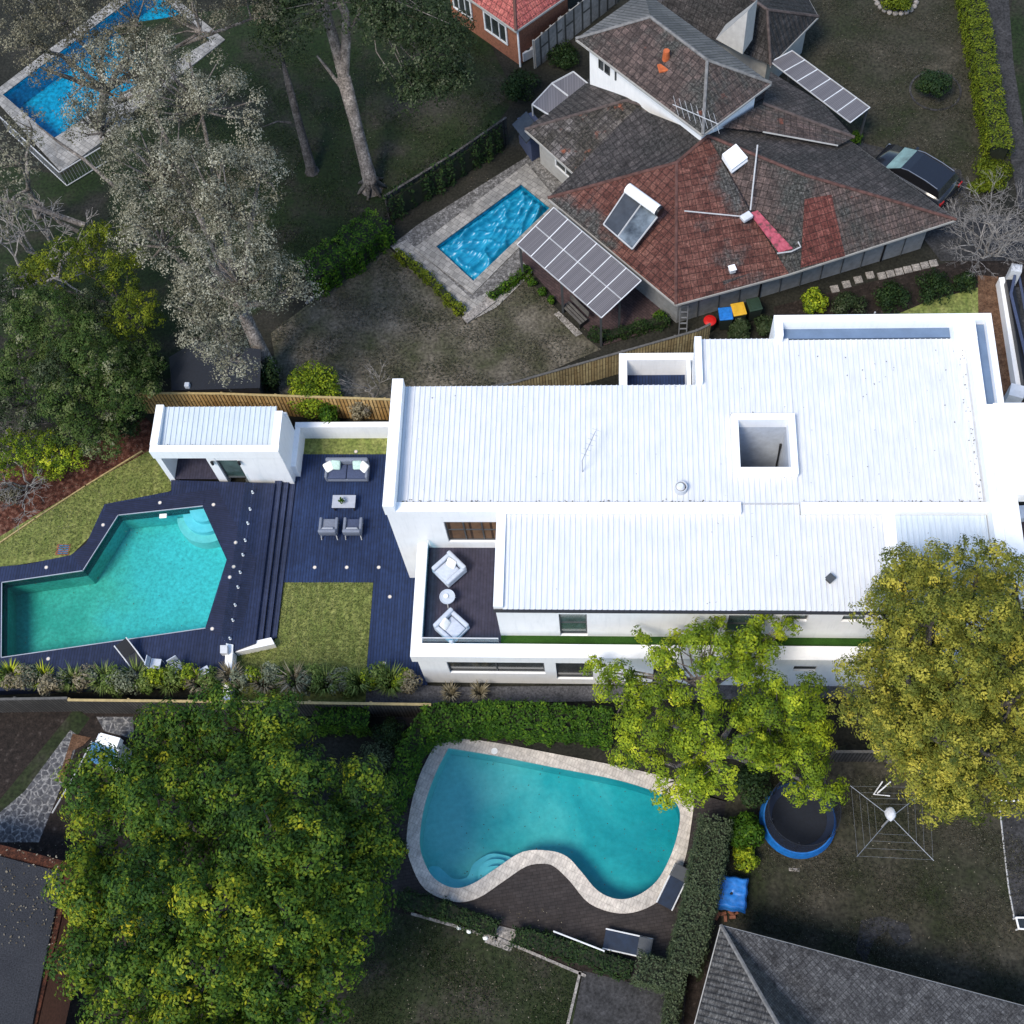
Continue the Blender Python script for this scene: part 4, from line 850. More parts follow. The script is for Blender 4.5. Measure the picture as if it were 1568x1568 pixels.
# ------------------------------------------------------------------ pavilion
pz = 3.05
PB = thing('pavilion', 'small white pool pavilion with a ribbed pale roof and open left bay', 'pavilion', (*at(350, 738, ZD), ZD-.4))
c0 = at(452, 743, 0); y0 = c0[1]; x1 = c0[0]; x0 = at(258.9, 737.5, ZD)[0]; y1 = y0+2.12
xa = at(324, 707, 2.2); cxa = x0+(x1-x0)*.40; cxb = cxa+.36; dxa = at(385, 740, ZD)[0]
s = MB()
s.box(x0, x0+.24, y0, y1, .0, pz-.35); s.box(cxa, cxb, y0, y0+.3, 0, pz-.35); s.box(x1-.24, x1, y0, y1, 0, pz-.35); s.box(x0+.24, x1-.24, y1-.2, y1, 0, pz-.35)
dd0, dd1 = cxb+.02, cxb+.93; s.box(dd1, x1-.24, y0, y0+.2, 0, pz-.35); s.box(cxa, dd1, y0+.02, y0+.2, 2.35, pz-.35); s.box(cxa, cxa+.2, y0+.3, y1-.2, 0, pz-.35)
obj('wall', s, 'render_white', PB)
s = MB(); s.box(x0-.02, x1+.02, y0-.06, y0+.25, pz-.35, pz+.25); s.box(x0-.02, x0+.3, y0+.25, y1+.02, pz-.35, pz+.3); s.box(x1-.3, x1+.02, y0+.25, y1-.3, pz-.35, pz+.3); s.box(x0+.3, x1-.3, y0+.25, y1-.1, pz-.36, pz-.3); obj('parapet', s, 'render_white', PB)
s = MB(); ribbed(s, x0+.3, x1-.3, y0+.26, y1+.02, pz-.02, pz+.1, .22); obj('roof', s, 'roof_dirty', PB)
s = MB(); s.box(x0+.3, x1-.3, y0+.252, y0+.3, pz+.04, pz+.07); obj('gutter', s, 'pale_metal', PB)
s = MB(); s.box(x0+.24, cxa, y0-.001, y1-.2, ZD+.004, ZD+.03); obj('floor', s, 'deck_terrace', PB)
window(PB, (x0, y0), (x1, y0), dd0-x0, dd1-x0, ZD, 2.35, gmat='window_green', name='door', depth=.1)
for i, xx in enumerate((cxb-.14, dd1+.08)):
    t = thing('wall_lamp', ['small black wall lamp left of the pavilion door', 'small black wall lamp right of the pavilion door'][i], 'lamp', (xx, y0, 2.3), group='black lamps beside the pavilion door'); s = MB(); s.cyl(xx, y0-.09, 2.2, 2.42, .06, 10); obj('lamp_shade', s, 'black', t); s = MB(); s.box(xx-.03, xx+.03, y0-.05, y0, 2.27, 2.33); obj('bracket', s, 'black', t)

# ------------------------------------------------------------------ timber boundary fences
def fence(name, label, l, h, mat='fence_wood', top='timber_top', thick=.04, cap=.1, post=2.4, postmat=None, z0=0):
    t = thing(name, label, 'fence', (*l[0], z0))
    b = MB(); c = MB()
    for a, q in zip(l[:-1], l[1:]):
        a = np.array(a); q = np.array(q); L = np.linalg.norm(q-a); m_ = (a+q)/2; an = math.atan2(*(q-a)[::-1]); b.obox((m_[0], m_[1], z0+h/2), (L, thick, h), an)
        if cap: c.obox((m_[0], m_[1], z0+h+.015), (L, cap, .03), an)
        for k in range(int(L/post)+1):
            u = a+(q-a)*min(1, k*post/L); nn = np.array([-(q-a)[1], (q-a)[0]])/L*(thick/2+.045); s = MB(); s.obox((u[0]+nn[0], u[1]+nn[1], z0+h/2-.01), (.09, .088, h-.02), an); obj('post', s, postmat or top, t)
    obj('board_panel', b, mat, t)
    if cap: obj('capping', c, top, t)
    return t
fence('timber_fence', 'pale timber paling fence with a grey rail between the white house and the tiled house', [at(600, 622, 1.75), at(790, 585, 1.75), at(1068, 506, 1.75), at(1088, 496, 1.75)], 1.75, top='grey_timber')
fence('timber_fence', 'weathered timber fence behind the pavilion', [at(206, 602, 1.8), at(338, 603, 1.8), at(600, 612, 1.8)], 1.8, mat='fence_straw')
fence('timber_fence', 'long paling fence with a bright timber capping along the bottom of the garden', [at(104, 1072, 1.8), at(380, 1075, 1.8), at(660, 1079, 1.8)], 1.8, mat='fence_grey')
fence('timber_fence', 'dull grey paling fence left of the bright capped fence', [at(-70, 1072, 1.8), at(103, 1069, 1.8)], 1.8, mat='fence_grey', top='grey_timber')
fence('timber_fence', 'dark timber fence in shade behind the clipped hedge of the kidney pool garden', [at(1280, 1150, 1.6), at(1640, 1150, 1.6)], 1.5, mat='fence_grey', top='grey_timber')
fence('paling_fence', 'dark grey sheet fence behind the covered pool', [at(590, 300, 1.8), at(700, 232, 1.8), at(775, 180, 1.8)], 1.8, mat='fence_dark', top='bark_dark')
b = thing('white_fence', 'white rendered boundary wall along the right edge beside the brown gravel strip', 'wall', (*at(1534, 420), 0)); s = MB()
s.prism(pp([(1530, 425), (1538, 424), (1566, 590), (1556, 592)], .6), 0, .6); obj('wall', s, 'render_white', b)
s = MB(); s.obox((*at(1557, 600, 1.3), .7), (.6, .6, 1.4), -.3); obj('pillar', s, 'grey_white', b)
s = MB(); s.obox((*at(1556, 412, 1.3), .7), (.45, .4, 1.4), -.2); obj('pillar', s, 'grey_white', b)
s = MB(); s.prism(pp([(1541, 428), (1552, 428), (1582, 596), (1570, 598)], 1.0), 0, 1.0); obj('gate_panel', s, 'black', b)
s = MB(); s.tube([at3(1556, 412, 1.1), at3(1548, 450, 1.1), at3(1584, 600, 1.1)], .07, 6); s.tube([at3(1560, 420, .5), at3(1592, 600, .5)], .06, 6); obj('railing', s, 'navy_fabric', b)
s = MB(); s.prism(pp([(1540, 440), (1640, 440), (1640, 800), (1580, 800)], 0), 0, .02); props(obj('forecourt', s, 'concrete_dark'), kind='structure')
# porch and garage roof at the right edge
block('porch_step', 'pale concrete porch slab at the right edge below the flat canopy', [(1536, 776), (1620, 770), (1620, 790), (1545, 795)], 0, .4, 'grey_white', 'slab')
s = MB(); s.prism(pp([(1538, 795), (1640, 795), (1640, 900), (1560, 900)], 0), 0, .03); props(obj('garage_apron', s, 'patio_brick'), kind='structure')
# ------------------------------------------------------------------ tiled neighbour house
def hiproof(parent, faces, mat, ridges=(), fascia=(), rmat='ridge_cap', drop=.16):
    for i, (f, m_) in enumerate(faces):
        s = MB(); s.face(*f); r = obj('roof', s, m_ or mat, parent)
    s = MB()
    for a, b in ridges: s.tube([a, b], .075, 6)
    if ridges: obj('ridge_capping', s, rmat, parent)
    s = MB()
    for a, b in fascia:
        a = Vector(a); b = Vector(b); d = (b-a); c = (a+b)/2
        if abs(d.z) > .05: s.tube([a, b], .035, 5); continue
        s.obox((c.x, c.y, c.z-drop/2-.01), (d.length, .06, drop*.7), math.atan2(d.y, d.x))
    if fascia: obj('gutter', s, 'cream_wall', parent)
def inset(pts, k):
    n = len(pts); out = []; ar = sum(pts[i][0]*pts[(i+1) % n][1]-pts[(i+1) % n][0]*pts[i][1] for i in range(n))
    sg = 1 if ar > 0 else -1
    for i in range(n):
        p, q, r = (np.array(pts[(i+j) % n][:2]) for j in (-1, 0, 1)); d1 = (q-p)/np.linalg.norm(q-p); d2 = (r-q)/np.linalg.norm(r-q)
        n1 = sg*np.array([-d1[1], d1[0]]); n2 = sg*np.array([-d2[1], d2[0]]); m_ = (n1+n2); m_ /= max(.4, np.dot(m_, n1)); out.append(tuple(q+m_*k))
    return out
e = 2.45
TH = thing('tiled_house', 'rambling house with weathered red and grey tiled hip roofs', 'house', (*at(1100, 400), 0))
A, B, C, D = at3(839, 303, e), at3(1035, 466, e), at3(1464, 336, e), at3(1307, 219, e); K = at3(1208, 419, e)
P1 = at3(1036, 249, 4.3); T = at3(1084, 208, 4.5); R = at3(1232, 268, 4.4); V = at3(1149, 326, 3.55); G = at3(1180, 125, e); N_ = at3(975, 165, 4.3)
V2 = at3(900, 262, e)
hiproof(TH, [([A, B, P1], 'tile_red'), ([B, K, V, P1], 'tile_red'), ([P1, V, T], 'tile_red'), ([K, C, R], 'tile_brown'), ([K, R, T, V], 'tile_brown'), ([C, D, G, T, R], 'tile_dark'), ([A, P1, T, N_], 'tile_dark')], None,
        [(A, P1), (B, P1), (P1, T), (T, R), (R, C)], [(A, B), (B, K), (K, C), (C, D)], 'ridge_red')
def on_plane(px, py, a, b, c, up=.0):
    a, b, c = (np.array(q) for q in (a, b, c)); n = np.cross(b-a, c-a); n /= np.linalg.norm(n); n = n if n[2] > 0 else -n
    g = np.array(at3(px, py, 0)); o = np.array([0, 0, CH]); d = g-o; t_ = ((a-o).dot(n)+up)/d.dot(n); return tuple(o+d*t_)
s = MB(); s.face(*[on_plane(*q, K, C, R, .03) for q in ((1232, 305), (1273, 298), (1294, 392), (1226, 410))]); obj('new_tiles', s, 'tile_new', TH)
s = MB(); s.face(*[on_plane(*q, B, K, P1, .03) for q in ((1085, 345), (1140, 335), (1160, 440-25), (1108, 436))]); obj('mossy_tiles', s, 'tile_dark', TH)
fp = inset([A, B, C, D, G, at3(975, 165, e)], .55); s = MB(); s.wallstrip(fp, 0, e-.1); obj('wall', s, 'grey_wall', TH)
# battens and downpipes on the long south wall
b0 = np.array(fp[1]); b1 = np.array(fp[2]); nn = np.array([(b1-b0)[1], -(b1-b0)[0]])/np.linalg.norm(b1-b0)
for k in range(1, 12):
    q = b0+(b1-b0)*k/12+nn*.03; s = MB(); s.cyl(q[0], q[1], 0, e-.12, .045 if k in (4, 10) else .02, 6); obj('downpipe' if k in (4, 10) else 'batten', s, 'black' if k in (4, 10) else 'frame_dark', TH)
# ragged valley: pink sarking, pale flashing and white pipes lying on the roof
def on(px, py, z): return at3(px, py, z)
s = MB(); a, b_, c_, d_ = on(1148, 326, 3.75), on(1160, 322, 3.8), on(1214, 380, 3.0), on(1193, 386, 3.0); s.face(a, b_, c_, d_); s.face(*[(p[0], p[1], p[2]-.05) for p in (a, b_, c_, d_)]); props(obj('roof_sarking', s, 'pink_paint'), 'faded pink strip lying in the valley of the tiled roof', 'roof strip')
for i, (l, r) in enumerate(((( (1160, 222, 4.75), (1149, 322, 3.8)), .035), (((1048, 323, 4.0), (1100, 328, 3.85), (1142, 332, 3.75)), .03), (((1190, 388, 3.15), (1212, 385, 3.1), (1226, 378, 3.1), (1222, 370, 3.2)), .035))):
    s = MB(); s.tube([at3(*q) for q in l], r, 7); props(obj('roof_pipe', s, 'pale_metal'), ['long pale pipe running down the tiled roof from the white skylight side', 'long pale pipe lying across the red tiles toward the pink strip', 'short curved white pipe at the lower end of the pink strip'][i], 'pipe')
s = MB(); q = at3(1143, 332, 3.85); s.rbox(q, (.5, .35, .2), .6, .05); props(obj('roof_flashing', s, 'grey_white'), 'crumpled pale flashing where the two roof pipes meet', 'flashing')
q = at3(1121, 413, 3.1); t = thing('roof_vent', 'small pale square vent on the dark tiles above the bins', 'vent', (q[0], q[1], q[2]-.25)); s = MB(); s.obox(q, (.24, .24, .22), .3); obj('housing', s, 'grey_white', t); s = MB(); s.obox((q[0], q[1], q[2]+.13), (.3, .3, .03), .3); obj('lid', s, 'render_white', t)
q = [at3(*a) for a in ((1106, 236, 4.6), (1127, 220, 4.7), (1145, 241, 4.5), (1121, 259, 4.4))]; t = thing('skylight', 'bright white raised skylight near the top of the tiled roof', 'skylight', (q[0][0], q[0][1], 4.7))
s = MB(); s.add([*q, *[(p[0], p[1], p[2]-.3) for p in q]], [(0, 1, 2, 3), (0, 4, 5, 1), (1, 5, 6, 2), (2, 6, 7, 3), (3, 7, 4, 0)]); obj('dome', s, 'render_white', t)
s = MB(); s.tube([(*q[3][:2], q[3][2]-.2), (*q[2][:2], q[2][2]-.2)], .06, 6); obj('frame', s, 'grey_white', t)
# solar water heater
q = [at3(*a) for a in ((924, 346, 3.1), (960, 292, 3.85), (1010, 330, 3.8), (968, 384, 3.05))]; mt, mb_ = [tuple((np.array(a)+np.array(b))/2) for a, b in ((q[1], q[2]), (q[0], q[3]))]
t = thing('solar_water_heater', 'solar water heater with a white tank and two glass panels on the red tiles', 'solar heater', (q[0][0], q[0][1], 3.0))
def slab4(mb, q, up, dn): mb.add([(p[0], p[1], p[2]+up) for p in q]+[(p[0], p[1], p[2]-dn) for p in q], [(0, 1, 2, 3), (7, 6, 5, 4), (0, 4, 5, 1), (1, 5, 6, 2), (2, 6, 7, 3), (3, 7, 4, 0)])
s = MB(); slab4(s, [q[0], q[1], mt, mb_], .12, 0); obj('panel', s, 'solar_dark', t); s = MB(); slab4(s, [mb_, mt, q[2], q[3]], .12, 0); obj('panel', s, 'panel_cloud_glass', t)  # right panel's mottling paints a bright cloud reflection into the glass colour
s = MB()
for a, b_ in ((q[0], q[1]), (q[2], q[3]), (q[0], q[3]), (mt, mb_)): s.tube([(a[0], a[1], a[2]+.12), (b_[0], b_[1], b_[2]+.12)], .035, 5)
obj('frame', s, 'pale_metal', t)
a = at3(961, 288, 4.3); b_ = at3(1008, 322, 4.25); s = MB(); s.tube([a, b_], .24, 18); obj('tank', s, 'render_white', t, smooth=False)
dv = (Vector(b_)-Vector(a)).normalized(); s = MB(); s.tube([Vector(b_), Vector(b_)+dv*.14], .245, 18); obj('tank_cap', s, 'black', t)
# lower left wing
L0, L1 = at3(804, 198, e), at3(884, 270, e); LR = at3(958, 154, 3.7); LR2 = at3(990, 163, 3.75); LV = at3(1065, 222, 3.9); LN = at3(905, 118, e); LN2 = at3(975, 90, e)
hiproof(TH, [([L0, L1, LV, LR2, LR], 'tile_mossy'), ([L0, LR, LR2, LN2, LN], 'tile_dark')], None, [(L0, LR), (LR, LR2)], [(L0, L1)], 'ridge_cap')
fw = inset([L0, L1, at3(1000, 200, e), LN2, LN], .45); s = MB(); s.wallstrip(fw, 0, e-.08); obj('wall', s, 'cream_wall', TH)
a, b_ = np.array(fw[0]), np.array(fw[1]); Lw = np.linalg.norm(b_-a); sd = (b_-a)/Lw
window(TH, a, b_, Lw*.42, Lw*.95, 1.0, 2.1, depth=-.04, fmat='white_metal', bars=2, fw=.09)
# awning behind the left wing
q = [at3(*p) for p in ((815, 160, 2.5), (845, 128, 2.5), (878, 110, 2.5), (905, 132, 2.5), (880, 165, 2.5), (850, 182, 2.5))]
t = thing('patio_awning', 'grey flat awning with pale edges behind the left wing of the tiled house', 'awning', (q[0][0], q[0][1], 0))
s = MB(); s.prism([p[:2] for p in q], 2.44, 2.5); obj('sheet', s, 'polycarb', t)
s = MB()
for i in (5, 0, 1, 2): s.tube([q[i], q[(i+1) % 6]], .045, 5)
s.tube([q[1], at3(870, 147, 2.52)], .05, 5); obj('frame', s, 'pale_metal', t)
for i in (0, 1): s = MB(); s.cyl(q[i][0], q[i][1], 0, 2.44, .04, 6); obj('post', s, 'pale_metal', t)
# upper storey
E1, E2, E3 = at3(882, 59, 5.5), at3(1076, 206, 5.5), at3(1181, 127, 5.5); R1, R2 = at3(996, 26, 6.8), at3(1083, 92, 6.8)
E4 = tuple(np.array(E1)+np.array(E3)-np.array(E2)); E4 = (E4[0], E4[1], 5.5)
hiproof(TH, [([E1, E2, R2, R1], 'tile_brown'), ([E2, E3, R2], 'tile_brown'), ([E3, E4, R1, R2], 'seam_grey'), ([E4, E1, R1], 'seam_grey')], None, [(E1, R1), (R1, R2), (R2, E2), (R2, E3)], [(E1, E2), (E2, E3)], 'ridge_grey')
fu = inset([E1, E2, E3, E4], .42); s = MB(); s.wallstrip(fu, 2.3, 5.4); obj('upper_wall', s, 'render_white', TH)
for s0, s1 in ((.09, .13), (.145, .19), (.24, .25)):
    a, b_ = np.array(fu[0]), np.array(fu[1]); Lw = np.linalg.norm(b_-a); window(TH, a, b_, Lw*s0, Lw*s1, 4.2, 5.3, depth=-.03, fmat='frame_dark', fw=.03)
q = at3(1020, 88, 6.35); s = MB(); s.cyl(q[0], q[1], 6.0, 6.75, .19, 12, .14); s.rbox((q[0]-.1, q[1]-.35, 6.1), (.5, .45, .12), .2, .04); props(obj('chimney_pot', s, 'orange_tile'), 'orange terracotta vent pot on the upper tiled roof', 'chimney pot')
# aerial on the upper roof
t = thing('tv_antenna', 'pale many armed aerial lying low over the upper tiled roof', 'antenna', at3(1070, 178, 6.0)); s = MB(); c = np.array(at3(1068, 172, 6.5)); s.tube([at3(1070, 178, 5.6), tuple(c)], .03, 6); obj('mast', s, 'pale_metal', t); s = MB()
s.tube([at3(1030, 160, 6.5), at3(1100, 190, 6.5)], .02, 5)
for k in range(8):
    u = k/7; a = np.array(at3(1035+62*u, 162+27*u, 6.5)); s.tube([tuple(a+np.array([-.1, .55, 0])), tuple(a+np.array([.1, -.55, 0]))], .009, 4)
obj('boom', s, 'pale_metal', t)
# wing behind with its gable, and the roofs at the top edge
U = [at3(*p) for p in ((1015, -70, e), (1200, -70, e), (1253, 25, e), (1180, 100, e), (1090, 60, e), (990, 10, e))]
RU, RU2 = at3(1110, -30, 4.6), at3(1175, 15, 4.6)
hiproof(TH, [([U[0], U[1], RU], 'tile_dark'), ([U[1], U[2], RU2, RU], 'tile_dark'), ([U[2], U[3], RU2], 'tile_dark'), ([U[3], U[4], RU, RU2], 'tile_dark'), ([U[4], U[5], RU], 'tile_dark'), ([U[5], U[0], RU], 'tile_dark')], None, [(U[2], RU2), (RU, RU2), (U[3], RU2)], [(U[1], U[2]), (U[2], U[3])], 'ridge_cap')
s = MB(); s.wallstrip(inset([U[1], U[2], U[3], U[4], U[5], U[0]], .4), 0, e-.1); obj('wall', s, 'cream_wall', TH)
ga, gb, gc = at3(1096, 60, 3.6), at3(1137, 83, 3.6), at3(1145, 17, 5.4); s = MB(); s.add([ga, gb, gc, (ga[0]+.5, ga[1]+.9, 3.6), (gb[0]+.5, gb[1]+.9, 3.6), (gc[0]+.5, gc[1]+.9, 5.2)], [(0, 1, 2), (5, 4, 3), (0, 2, 5, 3), (2, 1, 4, 5)]); obj('gable', s, 'cream_wall', TH)
# east hip between the tower and the pergola
q = [at3(1105, 195, 4.45), at3(1168, 202, 4.0), at3(1283, 223, 3.1), at3(1308, 210, 2.75), at3(1262, 160, 2.7), at3(1180, 110, 2.8), at3(1168, 158, 4.1)]
hiproof(TH, [([q[0], q[1], q[6]], 'tile_brown'), ([q[1], q[2], q[3], q[6]], 'tile_brown'), ([q[6], q[3], q[4], q[5]], 'tile_dark')], None, [(q[6], q[3])], [(q[1], q[2])], 'ridge_cap', .1)

def pergola(name, label, q, n, mid, h, posts, legmat='pale_metal'):
    t = thing(name, label, 'pergola', (q[0][0], q[0][1], 0)); s = MB(); slab4(s, q, .0, .03); obj('sheet', s, 'polycarb', t); q = [Vector(p) for p in q]
    for k in range(n+1):
        a = q[0].lerp(q[1], k/n); b = q[3].lerp(q[2], k/n); s = MB(); s.tube([a+Vector((0, 0, .02)), b+Vector((0, 0, .02))], .026, 4); obj('rafter', s, 'white_metal' if legmat == 'pale_metal' else legmat, t)
    for k in mid+[0, 1]:
        a = q[0].lerp(q[3], k); b = q[1].lerp(q[2], k); s = MB(); s.tube([a+Vector((0, 0, .01)), b+Vector((0, 0, .01))], .03, 4); obj('beam', s, 'pale_metal', t)
    for (u, v) in posts:
        p = q[0].lerp(q[1], u).lerp(q[3].lerp(q[2], u), v); s = MB(); s.box(p.x-.05, p.x+.05, p.y-.05, p.y+.05, 0, p.z-.03); obj('post', s, 'frame_dark', t)
    return t
pergola('patio_pergola', 'grey translucent patio roof with white rafters beside the covered pool', [at3(792, 375, 2.45), at3(921, 487, 2.45), at3(982, 430, 2.75), at3(848, 318, 2.75)], 6, [.5], 2.5, [(.02, .03), (.52, .03), (.98, .03), (.98, .5)])
pergola('side_pergola', 'narrow pergola roof with seven pale rafters on the far side of the tiled house', [at3(1180, 95, 2.5), at3(1302, 188, 2.5), at3(1332, 165, 2.4), at3(1213, 78, 2.4)], 6, [], 2.5, [(.98, .97), (.02, .97)])
patch('patio', [(795, 395), (850, 330), (1000, 455), (1025, 500), (925, 530), (905, 512), (868, 478)], 'patio_brick', 6)
t = thing('garden_bench', 'dark slatted bench by the patio edge', 'bench', (*at(880, 487), 0), math.atan2(*(np.array(at(900, 510))-np.array(at(862, 472)))[::-1]))
s = MB()
for k in range(3): s.obox((0, -.15+.15*k, .43), (1.3, .11, .03))
obj('seat', s, 'grey_timber', t, True); s = MB(); s.obox((0, .3, .72), (1.3, .03, .3), 0, -.15); obj('backrest', s, 'grey_timber', t, True)
for x_ in (-.58, .58): s = MB(); s.box(x_-.04, x_+.04, -.2, .25, 0, .41); obj('leg', s, 'dark_trim', t, True)
patch('stepping_slab', [(848, 482), (856, 478), (892, 512), (882, 517)], 'stone', 7)
q = at(808, 195, 0); t = thing('garden_shed', 'small blue grey garden shed behind the left wing', 'shed', (*q, 0)); s = MB(); s.prism(pp([(792, 180), (815, 170), (835, 195), (812, 210)], 1.8), 0, 1.75); obj('wall', s, 'navy_fabric', t); s = MB(); s.prism(pp([(784, 190), (806, 170), (826, 195), (806, 218)], 1.9), 1.8, 1.88); obj('roof', s, 'solar_dark', t)

# red roofed brick house at the top, its grey pale fence
t = thing('brick_house', 'brick house with a salmon tiled roof at the top edge', 'house', (*at(760, 40), 0)); e2 = 2.7
q = [at3(*p, e2) for p in ((672, -35), (790, 47), (880, -15), (800, -140))]; rr = (at3(785, -50, 4.6))
hiproof(t, [([q[0], q[1], rr], 'tile_pink'), ([q[1], q[2], rr], 'tile_pink'), ([q[2], q[3], rr], 'tile_pink'), ([q[3], q[0], rr], 'tile_pink')], None, [(q[1], rr)], [(q[0], q[1]), (q[1], q[2])], 'ridge_red')
fb = inset(q, .3); s = MB(); s.wallstrip(fb, 0, e2-.08); obj('wall', s, 'brick_red', t); Lw = np.linalg.norm(np.array(fb[1])-np.array(fb[0]))
window(t, fb[0], fb[1], Lw*.52, Lw*.86, .9, 2.2, depth=-.05, fmat='white_metal', bars=3, fw=.1); window(t, fb[0], fb[1], Lw*.05, Lw*.34, .9, 2.2, depth=-.05, fmat='white_metal', bars=3, fw=.1)
s = MB(); p = np.array(fb[1]); s.tube([(p[0]+.05, p[1]-.12, 2.5), (p[0]+.05, p[1]-.12, 0)], .05, 6); obj('downpipe', s, 'render_white', t)
t = fence('panel_fence', 'pale grey panel fence beside the salmon roofed brick house', [at(818, 62, 1.9), at(860, 26, 1.9), at(945, -40, 1.9)], 1.9, mat='panel_pale', top='dark_trim', cap=0, post=.62, postmat='grey_wall')
q = at(808, 82, .3); t = thing('gas_meter', 'small white outdoor unit by the corner of the brick house', 'outdoor unit', (*q, 0)); s = MB(); s.rbox((q[0], q[1], .35), (.75, .35, .6), .6, .05); obj('casing', s, 'grey_white', t); s = MB(); s.cyl(q[0], q[1], .64, .67, .14, 12); obj('fan_grille', s, 'dark_trim', t)

# lower right grey roof
e3 = 3.0; t = thing('grey_roof_house', 'house with a grey shingled hip roof at the bottom right', 'house', (*at(1250, 1560), 0))
a, b_, c_ = at3(1104, 1417, e3), at3(1640, 1560, e3), at3(1040, 1660, e3); ap = np.array(a); far = (b_[0]+4, b_[1]-14, e3); r_ = at3(1232, 1640, 5.6)
hiproof(t, [([a, b_, (far[0], far[1], e3), r_], 'tile_grey'), ([c_, a, r_], 'tile_grey')], None, [(a, r_)], [(a, b_), (c_, a)], 'ridge_grey')
s = MB(); s.wallstrip(inset([a, b_, far, c_], .45), 0, e3-.1); obj('wall', s, 'brick_red', t)
# slate coloured roof bottom left
e4 = 2.6; t = thing('flat_roof_house', 'house with a plain slate grey roof and copper brown edge at the bottom left', 'house', (*at(20, 1450), 0))
o_ = [at3(*p, e4) for p in ((-90, 1270), (112, 1322), (40, 1640), (-120, 1640))]; s = MB(); s.prism([p[:2] for p in o_], 0, e4-.15); obj('wall', s, 'brick_red', t); s = MB(); s.prism([p[:2] for p in o_], e4-.15, e4); obj('gutter', s, 'copper_brown', t)
s = MB(); i_ = [at3(*p, e4+.1) for p in ((-90, 1288), (96, 1336), (50, 1565), (36, 1640), (-120, 1640))]; s.prism([p[:2] for p in i_], e4, e4+.1); obj('roof', s, 'slate_roof', t)
# little cabin below the bottom fence
t = thing('garden_cabin', 'small cabin with a white top and blue solar sheets half hidden by the big tree', 'cabin', (*at(155, 1150), 0)); s = MB(); s.prism(pp([(150, 1122), (182, 1134), (176, 1172), (132, 1160)], 1.6), 0, 1.5); obj('wall', s, 'grey_white', t)
s = MB(); s.prism(pp([(154, 1122), (184, 1130), (178, 1146), (148, 1136)], 1.9), 1.5, 1.9); obj('roof_box', s, 'render_white', t)
for k in range(2):
    s = MB(); s.prism(pp([(141+20*k, 1136+4*k), (158+20*k, 1140+4*k), (152+20*k, 1170+3*k), (131+21*k, 1166+3*k)], 1.6), 1.52, 1.58); obj('solar_panel', s, 'solar_blue', t)
s = MB(); s.tube([at3(141, 1135, 1.6), at3(118, 1180, 1.0), at3(80, 1245, .6)], .03, 5); obj('rail', s, 'pale_metal', t)
for l in ([(112, 1124), (140, 1130), (128, 1142), (112, 1150), (98, 1200), (90, 1195)],): patch('garden_bed', l, 'brown_gravel', 4)
# stepping stones
for i, (x, y) in enumerate([(1197, 431), (1215, 424), (1234, 420), (1256, 412), (1278, 441-20), (1300, 431-12), (1318, 428-12), (1374, 417), (1387, 413), (1400, 410), (1414, 406)][:]):
    wd = ['first', 'second', 'third', 'fourth', 'fifth', 'sixth', 'seventh', 'eighth', 'ninth', 'tenth', 'last'][i]
    if i < 4: x, y = (1278+18*i, 443-7*i)
    else: x, y = (1350+(i-4)*13.2, 423-(i-4)*3.2)
    p = at(x, y); s = MB(); s.rbox((p[0], p[1], .03), (.36, .36, .07), .2, .015); props(obj('stepping_stone', s, 'stone'), 'pale square stepping stone, '+wd+' from the left in the row along the grey wall', 'paving stone', 'stepping stones along the grey wall')

# ------------------------------------------------------------------ bins
def wheelie(x, y, mat, label, a, bodym='bin_body'):
    t = thing('wheelie_bin', label, 'bin', (x, y, 0), a, 'wheelie bins in a row against the grey wall')
    s = MB(); w0, w1 = .22, .28; V = [(-w0, -w0, .08), (w0, -w0, .08), (w0, w0, .08), (-w0, w0, .08), (-w1, -w1-.03, .98), (w1, -w1-.03, .98), (w1, w1+.03, .98), (-w1, w1+.03, .98)]
    s.add(V, [(3, 2, 1, 0), (4, 5, 6, 7), (0, 1, 5, 4), (1, 2, 6, 5), (2, 3, 7, 6), (3, 0, 4, 7)]); obj('body', s, bodym, t, True)
    s = MB(); s.rbox((0, 0, 1.03), (.6, .66, .09), 0, .035); s.rbox((0, -.02, 1.085), (.4, .44, .03), 0, .01); obj('lid', s, mat, t, True)
    s = MB(); s.tube([(-.26, .36, 1.0), (.26, .36, 1.0)], .02, 6); obj('handle', s, bodym, t, True)
    for k in (-1, 1): s = MB(); s.tube([(k*.22, .24, .1), (k*.28, .24, .1)], .1, 12); obj('wheel', s, 'tyre', t, True)
x, y = at(1087, 491, .7); t = thing('round_bin', 'small bin with a bright red round lid next to the wheelie bins', 'bin', (x, y, 0)); s = MB(); s.cyl(x, y, 0, .68, .2, 16, .25); obj('body', s, 'bin_body', t); s = MB(); s.tube([(x, y, .68), (x, y, .73), (x, y, .78)], [.28, .28, .14], 20); obj('lid', s, 'red_plastic', t)
for px_, py_, m_, l_, a_ in ((1111, 481, 'blue_plastic', 'wheelie bin with a blue lid', .1), (1131, 474, 'yellow_plastic', 'wheelie bin with a yellow lid', .2), (1155, 467, 'green_plastic', 'wheelie bin with a dark green lid', .25)):
    x, y = at(px_, py_, 1.0); wheelie(x, y, m_, l_, a_)
x, y = at(1046, 492, .5); t = thing('step_ladder', 'grey step ladder leaning at the house corner left of the red bin', 'ladder', (x, y, 0))
for k in (-.17, .17): s = MB(); s.tube([(x+k, y-.35, 0), (x+k, y+.25, 1.7)], .025, 5); obj('side_rail', s, 'metal', t)
for k in range(5): s = MB(); s.box(x-.17, x+.17, y-.27+.11*k, y-.21+.11*k, .28*k+.25, .28*k+.28); obj('rung', s, 'metal', t)

